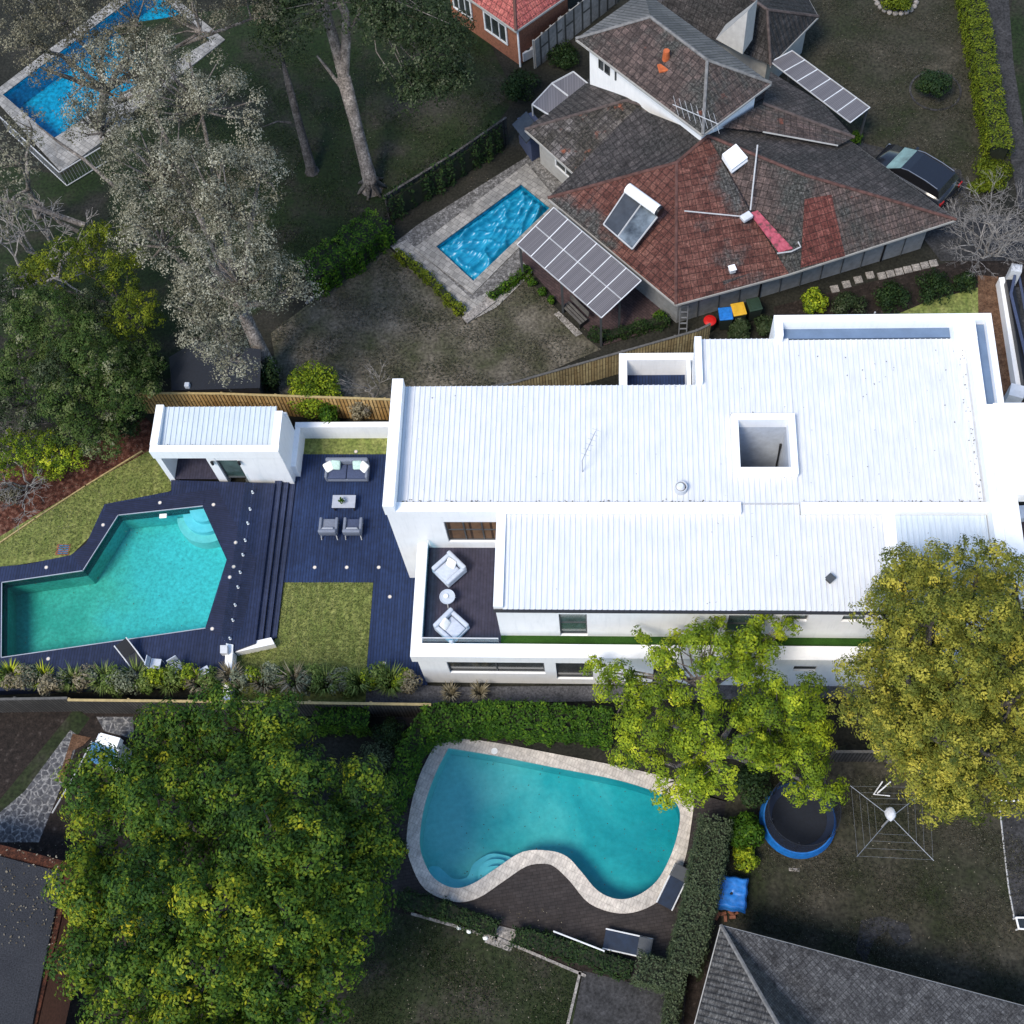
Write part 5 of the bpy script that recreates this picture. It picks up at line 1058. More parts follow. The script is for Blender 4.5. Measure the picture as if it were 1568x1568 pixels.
# ------------------------------------------------------------------ car (rear to the lower right)
def car():
    a = np.array(at(1345, 228, .9)); b = np.array(at(1458, 296, .9)); d = (a-b)/np.linalg.norm(a-b); c = b+d*2.0; ang = math.atan2(d[1], d[0])
    t = thing('parked_car', 'black estate car parked beside the tiled house', 'car', (*c, 0), ang, None); t.scale = (.86, 1.0, 1.0)
    prof = [(-2.3, .35, .86), (-2.34, .62, .9), (-2.25, .95, .92), (-2.1, 1.05, .93), (-1.2, 1.0, .95), (.6, .98, .95), (1.0, .95, .95), (1.9, .82, .9), (2.25, .68, .8), (2.36, .4, .72)]
    s = MB(); V = []; F = []
    for x, z, w_ in prof:
        w_ = w_*.98; V += [(x, -w_, .28), (x, -w_-.02, z*.62), (x, -w_+.1, z), (x, w_-.1, z), (x, w_+.02, z*.62), (x, w_, .28)]
    n = len(prof)
    for i in range(n-1):
        for k in range(5): F.append((6*i+k, 6*i+k+1, 6*i+k+7, 6*i+k+6))
    F += [tuple(range(6)), tuple(6*(n-1)+k for k in range(6))]; s.add(V, F); obj('body', s, 'car_paint', t, True, True)
    cab = [(-2.1, 1.0, .82), (-1.85, 1.38, .68), (-1.2, 1.47, .66), (.1, 1.48, .66), (.55, 1.38, .66), (1.35, .95, .8)]
    V = []; F = []; s = MB()
    for x, z, w_ in cab: V += [(x, -min(w_+.1, .84), .96), (x, -w_, z), (x, w_, z), (x, min(w_+.1, .84), .96)]
    for i in range(len(cab)-1):
        for k in (0, 2): F.append((4*i+k, 4*i+k+1, 4*i+k+5, 4*i+k+4))
    s.add(V, F); obj('side_glass', s, 'black', t, True)
    s = MB(); 
    for i in (1, 2, 3): s.face(V[4*i+1], V[4*i+2], V[4*i+6], V[4*i+5])
    obj('roof', s, 'car_paint', t, True)
    s = MB(); i = 4; s.face(V[17], V[18], V[22], V[21]); obj('windscreen', s, 'car_glass', t, True)
    s = MB(); s.face(V[1], V[2], V[6], V[5]); obj('rear_window', s, 'window_glass', t, True)
    for k in (-1, 1):
        s = MB(); s.tube([(-1.75, k*.66, 1.44), (-1, k*.66, 1.52), (.1, k*.66, 1.51), (.5, k*.66, 1.4)], .022, 6); obj('roof_rail', s, 'car_trim', t, True)
        s = MB(); s.rbox((-2.26, k*.72, .82), (.12, .3, .18), 0, .03); obj('tail_light', s, 'tail_red', t, True)
        s = MB(); s.rbox((2.18, k*.62, .62), (.2, .34, .12), 0, .04); obj('headlight', s, 'car_trim', t, True)
        s = MB(); s.rbox((.75, k*1.02, 1.0), (.16, .2, .14), 0, .04); obj('mirror', s, 'car_paint', t, True)
        for x in (-1.35, 1.45):
            s = MB(); s.tube([(x, k*.74, .33), (x, k*.95, .33)], .33, 20); w_ = obj('wheel', s, 'tyre', t, True); s = MB(); s.tube([(x, k*.93, .33), (x, k*.965, .33)], .2, 14); r2 = obj('rim', s, 'car_trim', None); 
            r2.parent = w_; r2.location = (0, 0, 0); r2.data.transform(Matrix.Translation(Vector(((x+x)/2, (k*.93+k*.965)/2, .13))))
car()

# ------------------------------------------------------------------ lower gardens: trampoline, clothes line, tarp, loungers, goal
x, y = at(1224, 1252, .75); t = thing('trampoline', 'round black trampoline with a blue padded rim under the light green tree', 'trampoline', (x, y, 0)); R_ = 1.25
s = MB(); s.ring(x, y, .70, .76, R_-.24, R_+.02, 40); obj('pad', s, 'pad_navy', t)
s = MB(); s.cyl(x, y, .68, .70, R_-.2, 40); obj('mat', s, 'net_black', t); s = MB(); s.ring(x, y, .62, .68, R_-.02, R_+.04, 40); obj('frame', s, 'metal', t)
s = MB(); s.tube([(x, y, .28), (x, y, .70)], [R_+.18, R_+.06], 40, False); s.ring(x, y, .70, .72, R_+.025, R_+.07, 40); obj('skirt', s, 'blue_pad', t)
top = MB(); 
for k in range(6):
    a = k*math.pi/3+.3; s = MB(); s.tube([(x+R_*1.0*math.cos(a), y+R_*1.0*math.sin(a), .0), (x+R_*1.0*math.cos(a), y+R_*1.0*math.sin(a), .8), (x+R_*.98*math.cos(a), y+R_*.98*math.sin(a), 2.2)], .025, 6); obj('pole', s, 'net_black', t)
s = MB(); s.ring(x, y, 2.17, 2.2, R_*1.02, R_*1.04, 40); obj('net_hoop', s, 'net_black', t)
s = MB(); s.tube([(x, y, .78), (x, y, 2.17)], R_*1.01, 40, False); obj('safety_net', s, 'net_mesh', t)
# rotary clothes line
cx_, cy_ = at(1366, 1250, 1.9); t = thing('rotary_clothes_line', 'rotary clothes line with four arms and square rings of line on the back lawn', 'clothes line', (cx_, cy_, 0))
s = MB(); s.cyl(cx_, cy_, 0, 1.95, .035, 10); obj('pole', s, 'pale_metal', t)
cn = [np.array(at(*p, 1.95)) for p in ((1302, 1203), (1312, 1312), (1430, 1318), (1424, 1205))]; c_ = np.array([cx_, cy_])
for q in cn: s = MB(); s.tube([(cx_, cy_, 1.75), (*q, 1.95)], .012, 6); obj('arm', s, 'metal', t)
s = MB()
for f_ in (.42, .6, .78, .98):
    l = [tuple(c_+(q-c_)*f_)+(1.75+.2*f_,) for q in cn]
    for i in range(4): s.tube([l[i], l[(i+1) % 4]], .004, 4)
obj('line', s, 'metal', t)
s = MB(); s.blob((*at(1363, 1246, 2.05), 2.05), (.2, .26, .2), 2, .08); props(obj('peg_bag', s, 'grey_white'), 'pale rounded bag hanging at the hub of the clothes line', 'bag')
# tarp covered heap
x, y = at(1119, 1366, .8); t = thing('tarp_cover', 'bright blue tarpaulin draped over a square table beside the long hedge', 'tarpaulin', (x, y, 0), math.radians(-7)); s = MB(); n_ = 24
for i in range(n_+1):
    for j in range(n_+1):
        u, v = i/n_*2-1, j/n_*2-1; e_ = max(abs(u), abs(v)); zz = .85-.012*abs(math.sin(u*6+v*3))-.35*max(0, e_-.85)/.15+.01*math.sin(v*14+u*2)*e_; zz += .02*(abs(v) < .04); r0 = math.hypot(u-.05, v+.05); zz -= .1*math.exp(-(r0/.12)**2); s.v.append((u*.62*(1+.03*math.sin(v*9)), v*.62*(1+.03*math.sin(u*8)), zz))
for i in range(n_):
    for j in range(n_):
        k = i*(n_+1)+j; s.f.append((k, k+1, k+n_+2, k+n_+1))
obj('tarpaulin', s, 'blue_plastic', t, True, True); s = MB(); s.cyl(.03, -.03, .70, .80, .09, 12); obj('knot', s, 'black', t, True)
s = MB()
for a_, b_ in ((-.5, -.5), (.5, -.5), (-.5, .5), (.5, .5)): s.box(a_-.04, a_+.04, b_-.04, b_+.04, 0, .55)
obj('table_frame', s, 'grey_timber', t, True)
x, y = at(1107, 1398, .2); s = MB()
for k in range(14): s.obox((x+random.uniform(-.4, .5), y+random.uniform(-.2, .2), .06+.05*(k % 3)), (.22, .11, .09), random.uniform(0, 3))
props(obj('brick_pile', s, 'brick_red'), 'low heap of red bricks below the blue tarpaulin', 'bricks', kind=None)
def sunlounger(p, q, wd, label):
    a = np.array(at(*p, .35)); b = np.array(at(*q, .35)); L = np.linalg.norm(b-a); c = (a+b)/2; an = math.atan2(*(b-a)[::-1])
    t = thing('sun_lounger', label, 'sun lounger', (*c, 0), an, 'dark sling sun loungers by the kidney pool'); h = L/2
    for k in (-1, 1): s = MB(); s.tube([(-h, k*wd/2, .34), (h, k*wd/2, .34)], .028, 6); obj('side_rail', s, 'white_metal', t, True)
    s = MB(); s.obox((-.25*L/2, 0, .34), (L*.74, wd-.06, .02)); obj('sling', s, 'lounger_navy', t, True)
    s = MB(); s.obox((h-.24*L/2-.05, 0, .47), (.5, wd-.06, .02), 0); s.tube([(h-.5, -wd/2, .36), (h-.02, -wd/2, .55), (h-.02, wd/2, .55), (h-.5, wd/2, .36)], .02, 5); obj('backrest', s, 'frame_dark', t, True)
    for x_ in (-h+.2, h-.3):
        for k in (-1, 1): s = MB(); s.cyl(x_, k*wd/2, 0, .33, .02, 6); obj('leg', s, 'white_metal', t, True)
sunlounger((1017, 1388), (1046, 1328), .62, 'dark sun lounger squeezed between the pool rim and the long hedge')
sunlounger((925, 1437), (998, 1453), .7, 'navy sun lounger on the brown paving beside the bottom hedge')
a, b_ = at(848, 1426, .8), at(925, 1456, .8); t = thing('hand_rail', 'thin white metal rail along the low hedge at the paving edge', 'rail', (*a, 0)); s = MB(); s.tube([(*a, .8), (*b_, .8)], .03, 6); obj('bar', s, 'white_metal', t)
for q in (a, b_, tuple((np.array(a)+np.array(b_))/2)): s = MB(); s.cyl(q[0], q[1], 0, .8, .025, 6); obj('post', s, 'white_metal', t)
# garden furniture and small things at the right edge
a, b_ = at(1527, 1226, .9), at(1566, 1226, .9); t = thing('goal_frame', 'white bar frame near the edge of the olive tree', 'goal', (*a, 0)); s = MB(); s.tube([(*a, 0), (*a, .9), (*b_, .9), (*b_, 0)], .035, 6); obj('crossbar', s, 'render_white', t)
s = MB(); l = [at(*p) for p in ((1530, 1235), (1537, 1300), (1544, 1360), (1553, 1408))]; s.tube([(*q, .04) for q in l], .035, 5); props(obj('path_edging', s, 'pale_metal'), 'thin pale edging between the back lawn and the right hand path', 'edging')
t = thing('cold_frame', 'pale rectangular garden frame at the right edge of the lawn', 'garden frame', (*at(1562, 1415), 0)); s = MB(); l = pp([(1556, 1405), (1600, 1405), (1600, 1425), (1560, 1422)], .4)
for i in range(4): s.tube([(*l[i], .4), (*l[(i+1) % 4], .4)], .035, 5); s.tube([(*l[i], 0), (*l[i], .4)], .03, 5)
obj('frame', s, 'render_white', t); s = MB(); s.prism(l, .3, .31); obj('pane', s, 'window_glass', t)
a = at(1352, 1196, 1.0); t = thing('folded_chair', 'small white folded chair frame under the olive tree', 'chair', (*a, 0)); s = MB(); s.tube([(*a, .9), (a[0]-.2, a[1]-.3, .1), (a[0]+.4, a[1]-.35, .1)], .025, 5); s.tube([(a[0]+.3, a[1], .9), (a[0]-.1, a[1]-.3, .3)], .025, 5); obj('frame', s, 'render_white', t)
s = MB(); p = at(1216, 1332); s.rbox((*p, .03), (.4, .12, .06), -.05, .02); props(obj('garden_stone', s, 'stone'), 'small pale slab on the lawn just below the trampoline', 'stone')
for i, (x_, y_) in enumerate(((703, 1420), (718, 1426), (743, 1436))): s = MB(); s.blob((*at(x_, y_, .1), .08), (.1, .09, .09), 2, .1); props(obj('garden_lamp', s, 'white_cushion'), ['round white garden ball farthest from the stone path', 'round white garden ball between the other two', 'round white garden ball nearest the stone path'][i], 'garden ball', 'white balls along the low hedge')
# edging kerbs
for l, w_, lab in (([(632, 1400), (760, 1436), (895, 1494)], .1, 'low stone edging along the lawn below the low hedge'), ([(888, 1490), (862, 1600)], .1, 'low stone edging between the lower lawn and the dark patio'), ([(575, 385), (520, 425), (470, 465)], .1, 'thin edging at the foot of the bright green hedge'), ([(-40, 860), (55, 795), (132, 745), (218, 692)], .06, 'curved timber edging between the bark mulch and the mown lawn')):
    s = MB(); L_ = pp(l)
    for a, b_ in zip(L_[:-1], L_[1:]):
        a = np.array(a); b_ = np.array(b_); c = (a+b_)/2; s.obox((c[0], c[1], .05), (np.linalg.norm(b_-a)+w_, w_, .1), math.atan2(*(b_-a)[::-1]))
    props(obj('garden_edging', s, 'stone' if w_ > .08 else 'timber_top'), lab, 'edging')
# planter ring on the far lawn
p = at(1372, 0); s = MB(); 
for k in range(22):
    a = 2*math.pi*k/22; s.blob((p[0]+1.0*math.cos(a), p[1]+1.0*math.sin(a), .08), (.14, .14, .12), 2, .1)
props(obj('stone_ring', s, 'stone'), 'ring of pale stones round the shrub at the top of the far lawn', 'stone ring')
p = at(1430, 125); s = MB(); s.ring(p[0], p[1]-.6, 0, .05, 1.15, 1.25, 30); props(obj('garden_ring', s, 'concrete_dark'), 'faint dark ring edging round the oval shrub on the far lawn', 'edging')
# low pool fence at top left, hut under the trees
t = thing('metal_fence', 'low metal fence along the corner terrace of the far left pool', 'fence', (*at(95, 266), 0)); l = [at(0, 180, 1), at(92, 266, 1), at(155, 228, 1)]
for a, b_ in zip(l[:-1], l[1:]):
    s = MB(); s.tube([(*a, 1.1), (*b_, 1.1)], .03, 5); s.tube([(*a, .1), (*b_, .1)], .025, 5); a = np.array(a); b_ = np.array(b_)
    for k in range(int(np.linalg.norm(b_-a)/.16)): q = a+(b_-a)*k*.16/np.linalg.norm(b_-a); s.tube([(*q, .1), (*q, 1.1)], .009, 3, False)
    obj('rail_panel', s, 'pale_metal', t)
t = thing('garden_hut', 'dark low hut roof half buried under the grey gum tree', 'hut', (*at(300, 560), 0)); s = MB(); s.prism(pp([(258, 545), (300, 520), (395, 540), (395, 592), (262, 596)], 1.9), 0, 1.8); obj('wall', s, 'dark_trim', t); s = MB(); q = [at3(*p) for p in ((262, 565, 1.9), (300, 522, 2.3), (400, 535, 2.3), (398, 594, 1.9), (262, 598, 1.9))]; s.face(*q); obj('roof', s, 'net_black', t)
s = MB(); p = at(288, 592, 1.9); s.rbox((*p, 2.0), (.22, .22, .25), 0, .04); props(obj('water_box', s, 'pale_fabric'), 'small pale blue box on the edge of the dark hut', 'box')
# antenna stub and pole
s = MB(); a = at3(1340, 478, 1.5); s.tube([(a[0], a[1], 0), a], .04, 6); props(obj('post', s, 'pale_metal'), 'single pale post in the shrubs north of the white house', 'post')
# ------------------------------------------------------------------ trees
def bl(px, py, z, rpx, rz=None, rpy=None):
    x, y = at(px, py, z); dep = x*CX[2]+y*CY[2]+(z-CH)*CZ[2]; r = rpx*dep/FPX; r2 = (rpy or rpx)*dep/FPX
    return (x, y, z, r, r2, rz or r*.8)
# big dense green tree, bottom left
tree('broadleaf_tree', 'huge dense green tree with yellow green tips filling the bottom left', 'tree', at(422, 1382), [bl(x_, y_, z_, r_*.88, r_*.026) for x_, y_, z_, r_ in
     ((265, 1125, 6, 52), (345, 1110, 6, 58), (425, 1115, 6, 50), (160, 1215, 7, 62), (255, 1235, 8, 68), (355, 1215, 8, 60), (455, 1205, 7.5, 66), (540, 1225, 6, 55), (395, 1290, 8.8, 62), (480, 1305, 8, 60), (570, 1300, 5.5, 42), (150, 1370, 7, 66), (245, 1365, 8.5, 66), (340, 1385, 9, 72), (440, 1400, 8.5, 66), (540, 1385, 6.5, 60), (135, 1470, 6.5, 52), (220, 1470, 7.5, 64), (320, 1490, 8, 68), (420, 1500, 7.5, 66), (510, 1465, 6, 55), (200, 1560, 6.5, 64), (300, 1590, 7, 70), (400, 1590, 6.5, 66), (480, 1550, 5.5, 45))]
     +[bl(x_, y_, 5.2, 85, 1.7) for x_, y_ in ((290, 1180), (420, 1180), (200, 1290), (320, 1300), (440, 1290), (530, 1300), (190, 1410), (300, 1430), (410, 1440), (510, 1400), (260, 1540), (380, 1550))], 'leaf_big', 'bark_dark', sub_r=.55, n_sub=460, n_leaf=34, leaf=.068, rc=.24, trunk_r=.38, cover=.2, lower=-.1, n_cl=14, fill=.04, cspread=.13, spread=.10)
# light green tree in front of the white house
tree('maple_tree', 'light green tree with grey branches in front of the white house and kidney pool', 'tree', at(1092, 1168), [bl(1080, 1030, 5.5, 80, 1.6), bl(1190, 1090, 5.5, 70, 1.6), bl(1010, 1110, 5, 60, 1.5), bl(1100, 1150, 5.5, 80, 1.7), bl(1040, 1190, 4.5, 45, 1.3, 35), bl(1210, 1160, 4.5, 60, 1.5), bl(960, 1060, 5, 35, 1), bl(1240, 1110, 5, 30, 1), bl(1265, 1215, 4.0, 28, .9), bl(1150, 1005, 5.5, 40, 1), bl(975, 1150, 4.5, 35, 1)],
     'leaf_light', 'bark', sub_r=.38, n_sub=125, n_leaf=42, leaf=.055, rc=.2, trunk_r=.2, cover=.9, lower=-.3, n_cl=13, cspread=.15)
sp = [bl(*q) for q in ((985, 975, 5, 12, .4), (1045, 975, 5.2, 10, .4), (1098, 960, 5.5, 14, .4), (1163, 950, 5.8, 14, .4), (1195, 960, 5.6, 14, .4), (908, 1020, 4.6, 12, .4), (930, 1040, 4.6, 14, .4), (1208, 962, 5.6, 8, .3), (1015, 1005, 5.3, 14, .4), (1115, 980, 5.5, 12, .4))]
mt_ = [o for o in bpy.data.objects if o.name == 'maple_tree'][0]; bx, by = mt_.location.x, mt_.location.y
P_, O_, T_, S_ = crown_points(sp, .25, 26, 36, n_cl=6, rc=.17)
me = leaf_mesh('crown', P_, .058, 'leaf_light', T_, out=O_, origin=(bx, by, 0)); o = bpy.data.objects.new('outer_foliage', me); COL.objects.link(o); o.parent = mt_
tk = MB(); c0_ = np.array(bl(1080, 1060, 5, 10)[:3])
for s_, r in S_: mid = (c0_+s_)/2+rng.normal(0, .12, 3); tk.tube([tuple(c0_), tuple(mid), tuple(s_)], [.06, .04, .015], 5)
obj('branches', tk, 'bark', mt_)
# olive tree on the right
tree('olive_tree', 'large olive yellow tree overlapping the lower right roof corner', 'tree', at(1366, 1154), [bl(x_, y_, z_, r_*.82, r_*.024) for x_, y_, z_, r_ in
     ((1385, 885, 9, 44), (1440, 870, 9.5, 42), (1505, 870, 9.5, 46), (1560, 900, 9, 45), (1360, 945, 8.5, 46), (1430, 950, 10, 54), (1510, 960, 10.5, 56), (1580, 990, 9.5, 50), (1325, 1020, 7.5, 46), (1395, 1030, 9.5, 56), (1475, 1050, 10.5, 60), (1555, 1070, 10, 56), (1315, 1095, 7, 42), (1370, 1115, 8.5, 54), (1445, 1130, 9.5, 60), (1530, 1150, 9, 60), (1405, 1185, 7.5, 46), (1475, 1210, 7, 52), (1555, 1215, 7, 48), (1440, 1235, 6, 34), (1600, 1150, 8, 50))]
     +[bl(x_, y_, 7.2, 62, 1.6) for x_, y_ in ((1400, 930), (1490, 930), (1380, 1010), (1460, 1020), (1540, 1020), (1370, 1090), (1450, 1110), (1530, 1110), (1430, 1180))], 'leaf_olive', 'bark_dark', sub_r=.42, n_sub=370, n_leaf=34, leaf=.048, rc=.18, trunk_r=.35, cover=.2, lower=-.1, n_cl=15, fill=.04, cspread=.16)
# grey gum, upper left
tree('gum_tree', 'tall grey leaved gum tree spreading over the upper left gardens', 'tree', at(415, 575), [bl(300, 150, 10, 110, 2.2, 60), bl(210, 110, 9.5, 80, 2, 50), bl(250, 260, 10, 95, 2.5), bl(340, 310, 10, 90, 2.5), bl(240, 360, 9, 60, 2.2), bl(360, 420, 9, 75, 2.4), bl(320, 480, 8, 70, 2.2), bl(420, 440, 7.5, 55, 2), bl(350, 540, 6.5, 45, 1.6), bl(390, 260, 9.5, 40, 1.8), bl(150, 190, 9, 45, 1.6)],
     'leaf_grey', 'bark', sub_r=.48, n_sub=290, n_leaf=22, leaf=.044, rc=.25, trunk_r=.32, fork=4, cover=.8, lower=-.35, n_cl=19, fill=.3, loose=.6, spread=.2, cspread=.2)
tree('gum_tree', 'khaki leaved gum crown in the top left corner', 'tree', at(150, 190), [bl(90, 20, 10, 85, 2, 55), bl(200, 20, 10, 80, 2, 50), bl(40, 60, 9, 45, 1.5, 35), bl(150, 70, 9, 60, 1.5, 35), bl(300, 30, 10, 70, 2, 35), bl(200, 75, 8.5, 60, 1.5, 40), bl(120, 120, 8, 40, 1.3), bl(240, 120, 8.5, 50, 1.5, 30), bl(60, 95, 8, 35, 1.2), bl(380, 15, 9.5, 50, 1.5, 30)], 'leaf_khaki', 'bark', sub_r=.48, n_sub=105, n_leaf=22, leaf=.044, rc=.25, trunk_r=.25, fork=4, cover=.7, n_cl=18, fill=.3, loose=.6, spread=.2, cspread=.2)
# tall pale trunk with a forked top
t = thing('tall_gum_tree', 'tall straight pale trunked tree forking at the top edge', 'tree', (*at(570, 287), 0)); s = MB(); b = at3(570, 288, 0); f = at3(526, 118, 4.6)
s.tube([(b[0], b[1], -.05), (b[0], b[1], .35), at3(556, 235, 1.7), at3(545, 190, 2.8), f], [.62, .36, .3, .29, .33], 12)
s.tube([f, at3(511, 60, 6.0), at3(495, 5, 7.4), at3(480, -60, 9)], [.26, .24, .22, .18], 9); s.tube([f, at3(530, 60, 6.0), at3(529, 20, 7), at3(505, -30, 8.2)], [.26, .22, .2, .14], 9)
s.tube([at3(530, 50, 6.2), at3(548, 28, 6.8), at3(563, -20, 8)], [.15, .13, .1], 7); s.tube([at3(533, 148, 3.8), at3(505, 110, 4.6), at3(485, 85, 5.2)], [.1, .08, .04], 6)
for a in range(7): s.tube([(b[0]+.2*math.cos(a*.9), b[1]+.2*math.sin(a*.9), .5), (b[0]+.75*math.cos(a*.9), b[1]+.75*math.sin(a*.9), -.03)], [.16, .06], 6)
obj('trunk', s, 'bark', t, smooth=True)
bb = [bl(600, 40, 8.5, 60, 1.6, 50), bl(670, 60, 8.5, 50, 1.4, 60), bl(640, 130, 7.5, 55, 1.2, 40), bl(560, -10, 9, 60, 1.5, 40), bl(440, 20, 8.5, 60, 1.6, 50), bl(700, 120, 7, 30, 1)]
P_, O_, T_, S_ = crown_points(bb, .55, 150, 18, n_cl=16, rc=.22, fill=.4, loose=.7, spread=.22, cspread=.2)
T_ -= .12; me = leaf_mesh('crown', P_, .06, 'leaf_greygreen', T_, out=O_, origin=(*at(570, 287), 0)); o = bpy.data.objects.new('crown', me); COL.objects.link(o); o.parent = t
s = MB(); c_ = np.array(at3(563, -20, 8))
for q, r in S_[::4]: s.tube([tuple(c_), tuple((c_+q)/2+rng.normal(0, .3, 3)), tuple(q)], [.04, .025, .01], 4)
obj('branches', s, 'bark', t)
t = thing('slender_tree', 'shorter grey trunk standing left of the tall pale trunk', 'tree', (*at(478, 262), 0)); s = MB(); b = at3(478, 262); s.tube([(b[0], b[1], -.05), (b[0], b[1], .3), at3(462, 205, 1.8), at3(442, 130, 3.6), at3(425, 60, 5)], [.42, .26, .2, .17, .08], 9)
s.tube([at3(446, 188, 2.2), at3(425, 186, 2.4), at3(400, 195, 2.4)], [.06, .05, .02], 5); obj('trunk', s, 'bark_dark', t, smooth=True); bb = [bl(430, 75, 5.5, 45, 1.2, 35)]; P_, O_, T_, S_ = crown_points(bb, .5, 12, 14, n_cl=14, rc=.22, loose=.7); me = leaf_mesh('crown', P_, .06, 'leaf_greygreen', T_, out=O_, origin=(*at(478, 262), 0)); o = bpy.data.objects.new('crown', me); COL.objects.link(o); o.parent = t
# dark green thicket at the left
tree('thicket_tree', 'broad green tree in the middle of the left thicket', 'tree', at(130, 690), [bl(70, 500, 4.5, 60, 1.6), bl(140, 545, 4.5, 50, 1.5), bl(40, 570, 4, 45, 1.4), bl(190, 600, 3.2, 45, 1.3), bl(120, 620, 3.4, 50, 1.3), bl(215, 560, 3, 32, 1.1), bl(160, 665, 2.4, 36, 1.0)], 'leaf_thicket', 'bark_dark', sub_r=.5, n_sub=120, n_leaf=34, leaf=.05, rc=.2, trunk_r=.18, cover=.3, n_cl=17, cspread=.22, loose=.4)
tree('thicket_tree', 'silvery green tree at the left edge of the thicket above the bare tangle', 'tree', at(30, 660), [bl(15, 470, 4, 40, 1.3), bl(95, 575, 4.2, 36, 1.2), bl(5, 620, 3.2, 40, 1.2), bl(70, 640, 3, 34, 1.1), bl(150, 480, 4, 34, 1.1)], 'leaf_greygreen', 'bark_dark', sub_r=.45, n_sub=60, n_leaf=26, leaf=.05, rc=.2, trunk_r=.14, cover=.6, n_cl=15, cspread=.25, loose=.55)
tree('thicket_tree', 'green tree with lime tips beside the grey gum', 'tree', at(215, 500), [bl(165, 385, 4.5, 45, 1.4, 45), bl(215, 490, 4, 42, 1.4), bl(110, 400, 4.5, 40, 1.3, 35), bl(60, 425, 4, 38, 1.2, 30), bl(190, 430, 4, 30, 1.1)], 'leaf_lime', 'bark_dark', sub_r=.42, n_sub=60, n_leaf=28, leaf=.05, rc=.18, trunk_r=.15, cover=.5, n_cl=13, cspread=.25)
tree('thicket_tree', 'low yellow green tree at the left edge beside the bark mulch', 'tree', at(10, 700), [bl(15, 700, 2.2, 34, .9), bl(60, 690, 1.8, 30, .8), bl(100, 700, 1.4, 26, .7)], 'leaf_light', 'bark_dark', sub_r=.38, n_sub=26, n_leaf=26, leaf=.05, rc=.17, trunk_r=.08, cover=.6, n_cl=12, cspread=.25, loose=.5)
tree('leafy_tree', 'greyish loose leaved tree at the left edge beside the far pool', 'tree', at(60, 330), [bl(25, 240, 6, 45, 1.5, 50), bl(10, 320, 5.5, 35, 1.5), bl(45, 190, 6, 25, 1)], 'leaf_grey', 'bark', sub_r=.5, n_sub=22, n_leaf=15, leaf=.055, rc=.22, trunk_r=.18, fork=3, cover=.9, n_cl=14, loose=.6)
bare_tree('bare_tree', 'bare pale branched tree at the left edge below the far pool', at(95, 440), 4.5, 1.0, 'bark_pale', .13, 4, lean=(-.25, .1))
bare_tree('bare_tree', 'tangle of bare grey branches above the mulch bed at the left edge', at(50, 745), 2.8, 1.1, 'bark_pale', .06, 4)
bare_tree('bare_tree', 'white barked leafless tree by the house corner at the right', at(1512, 392), 2.9, 1.2, 'bark_pale', .06, 5, n0=6)
bare_tree('bare_shrub', 'small leafless shrub behind the timber fence near the big white shrub', at(573, 612), 2.2, .8, 'bark_pale', .04, 3, n0=3, cat='shrub')
# branches crossing the far left pool
s = MB(); s.tube([at3(180, 290, 4), at3(130, 245, 5), at3(90, 218, 5.5), at3(55, 190, 6)], [.09, .08, .06, .03], 6); s.tube([at3(130, 345, 3), at3(60, 320, 3.8), at3(0, 305, 4.5)], [.14, .12, .08], 6); s.tube([at3(120, 355, 2.5), at3(90, 340, 3), at3(60, 310, 3.6), at3(35, 296, 4)], [.1, .09, .07, .03], 6)
bare = [o for o in bpy.data.objects if o.get('label', '').startswith('greyish loose')][0]; obj('branch', s, 'bark', bare)

# hedges
hedge('clipped_hedge', 'bright green hedge between the house path and the kidney pool', pp([(655, 1108), (760, 1100), (930, 1112)], 1.0), 1.05, 1.7, 'leaf_hedge', leaf=.065, dens=330)
hedge('clipped_hedge', 'bright green hedge running down the left side of the kidney pool', pp([(660, 1100), (625, 1160), (598, 1235)], .8), .75, 1.4, 'leaf_hedge', leaf=.06, dens=330)
hedge('clipped_hedge', 'tall grey green hedge down the right side of the kidney pool garden', pp([(1095, 1262), (1074, 1370), (1047, 1485)], 1.0), 1.15, 1.8, 'leaf_sage', leaf=.045, dens=420, bumpy=.05)
hedge('clipped_hedge', 'grey green hedge turning left at the lower end of the tall hedge', pp([(978, 1482), (1045, 1503)], 1.0), .95, 1.6, 'leaf_sage', leaf=.045, dens=420, bumpy=.05)
hedge('clipped_hedge', 'narrow grey green hedge running off the bottom edge beside the dark patio', pp([(1035, 1520), (1018, 1620)], .8), .5, 1.2, 'leaf_sage', leaf=.045, dens=420, bumpy=.05)
hedge('low_hedge', 'low dark hedge under the paving edge left of the stone path', pp([(615, 1378), (680, 1392), (757, 1422)], .4), .55, .6, 'leaf_dark', leaf=.05, dens=420)
hedge('low_hedge', 'low dark hedge under the paving edge right of the stone path', pp([(790, 1432), (880, 1456), (962, 1484)], .4), .6, .6, 'leaf_dark', leaf=.05, dens=420)
hedge('clipped_hedge', 'bright green hedge between the tall pale trunk and the tan lawn', pp([(470, 425), (530, 390), (580, 345)], .8), 1.5, 1.4, 'leaf_hedge', leaf=.06, dens=260, bumpy=.2)
hedge('boundary_hedge', 'long yellow green hedge beside the grey path at the top right', pp([(1478, -50), (1497, 40), (1512, 130), (1530, 230)], .8), 1.0, 1.2, 'leaf_lime', leaf=.06, dens=300, bumpy=.1)
hedge('clipped_hedge', 'short dark green hedge behind the bright capped fence', pp([(490, 1098), (562, 1103)], .9), .8, 1.4, 'leaf_hedge', leaf=.06, dens=360)
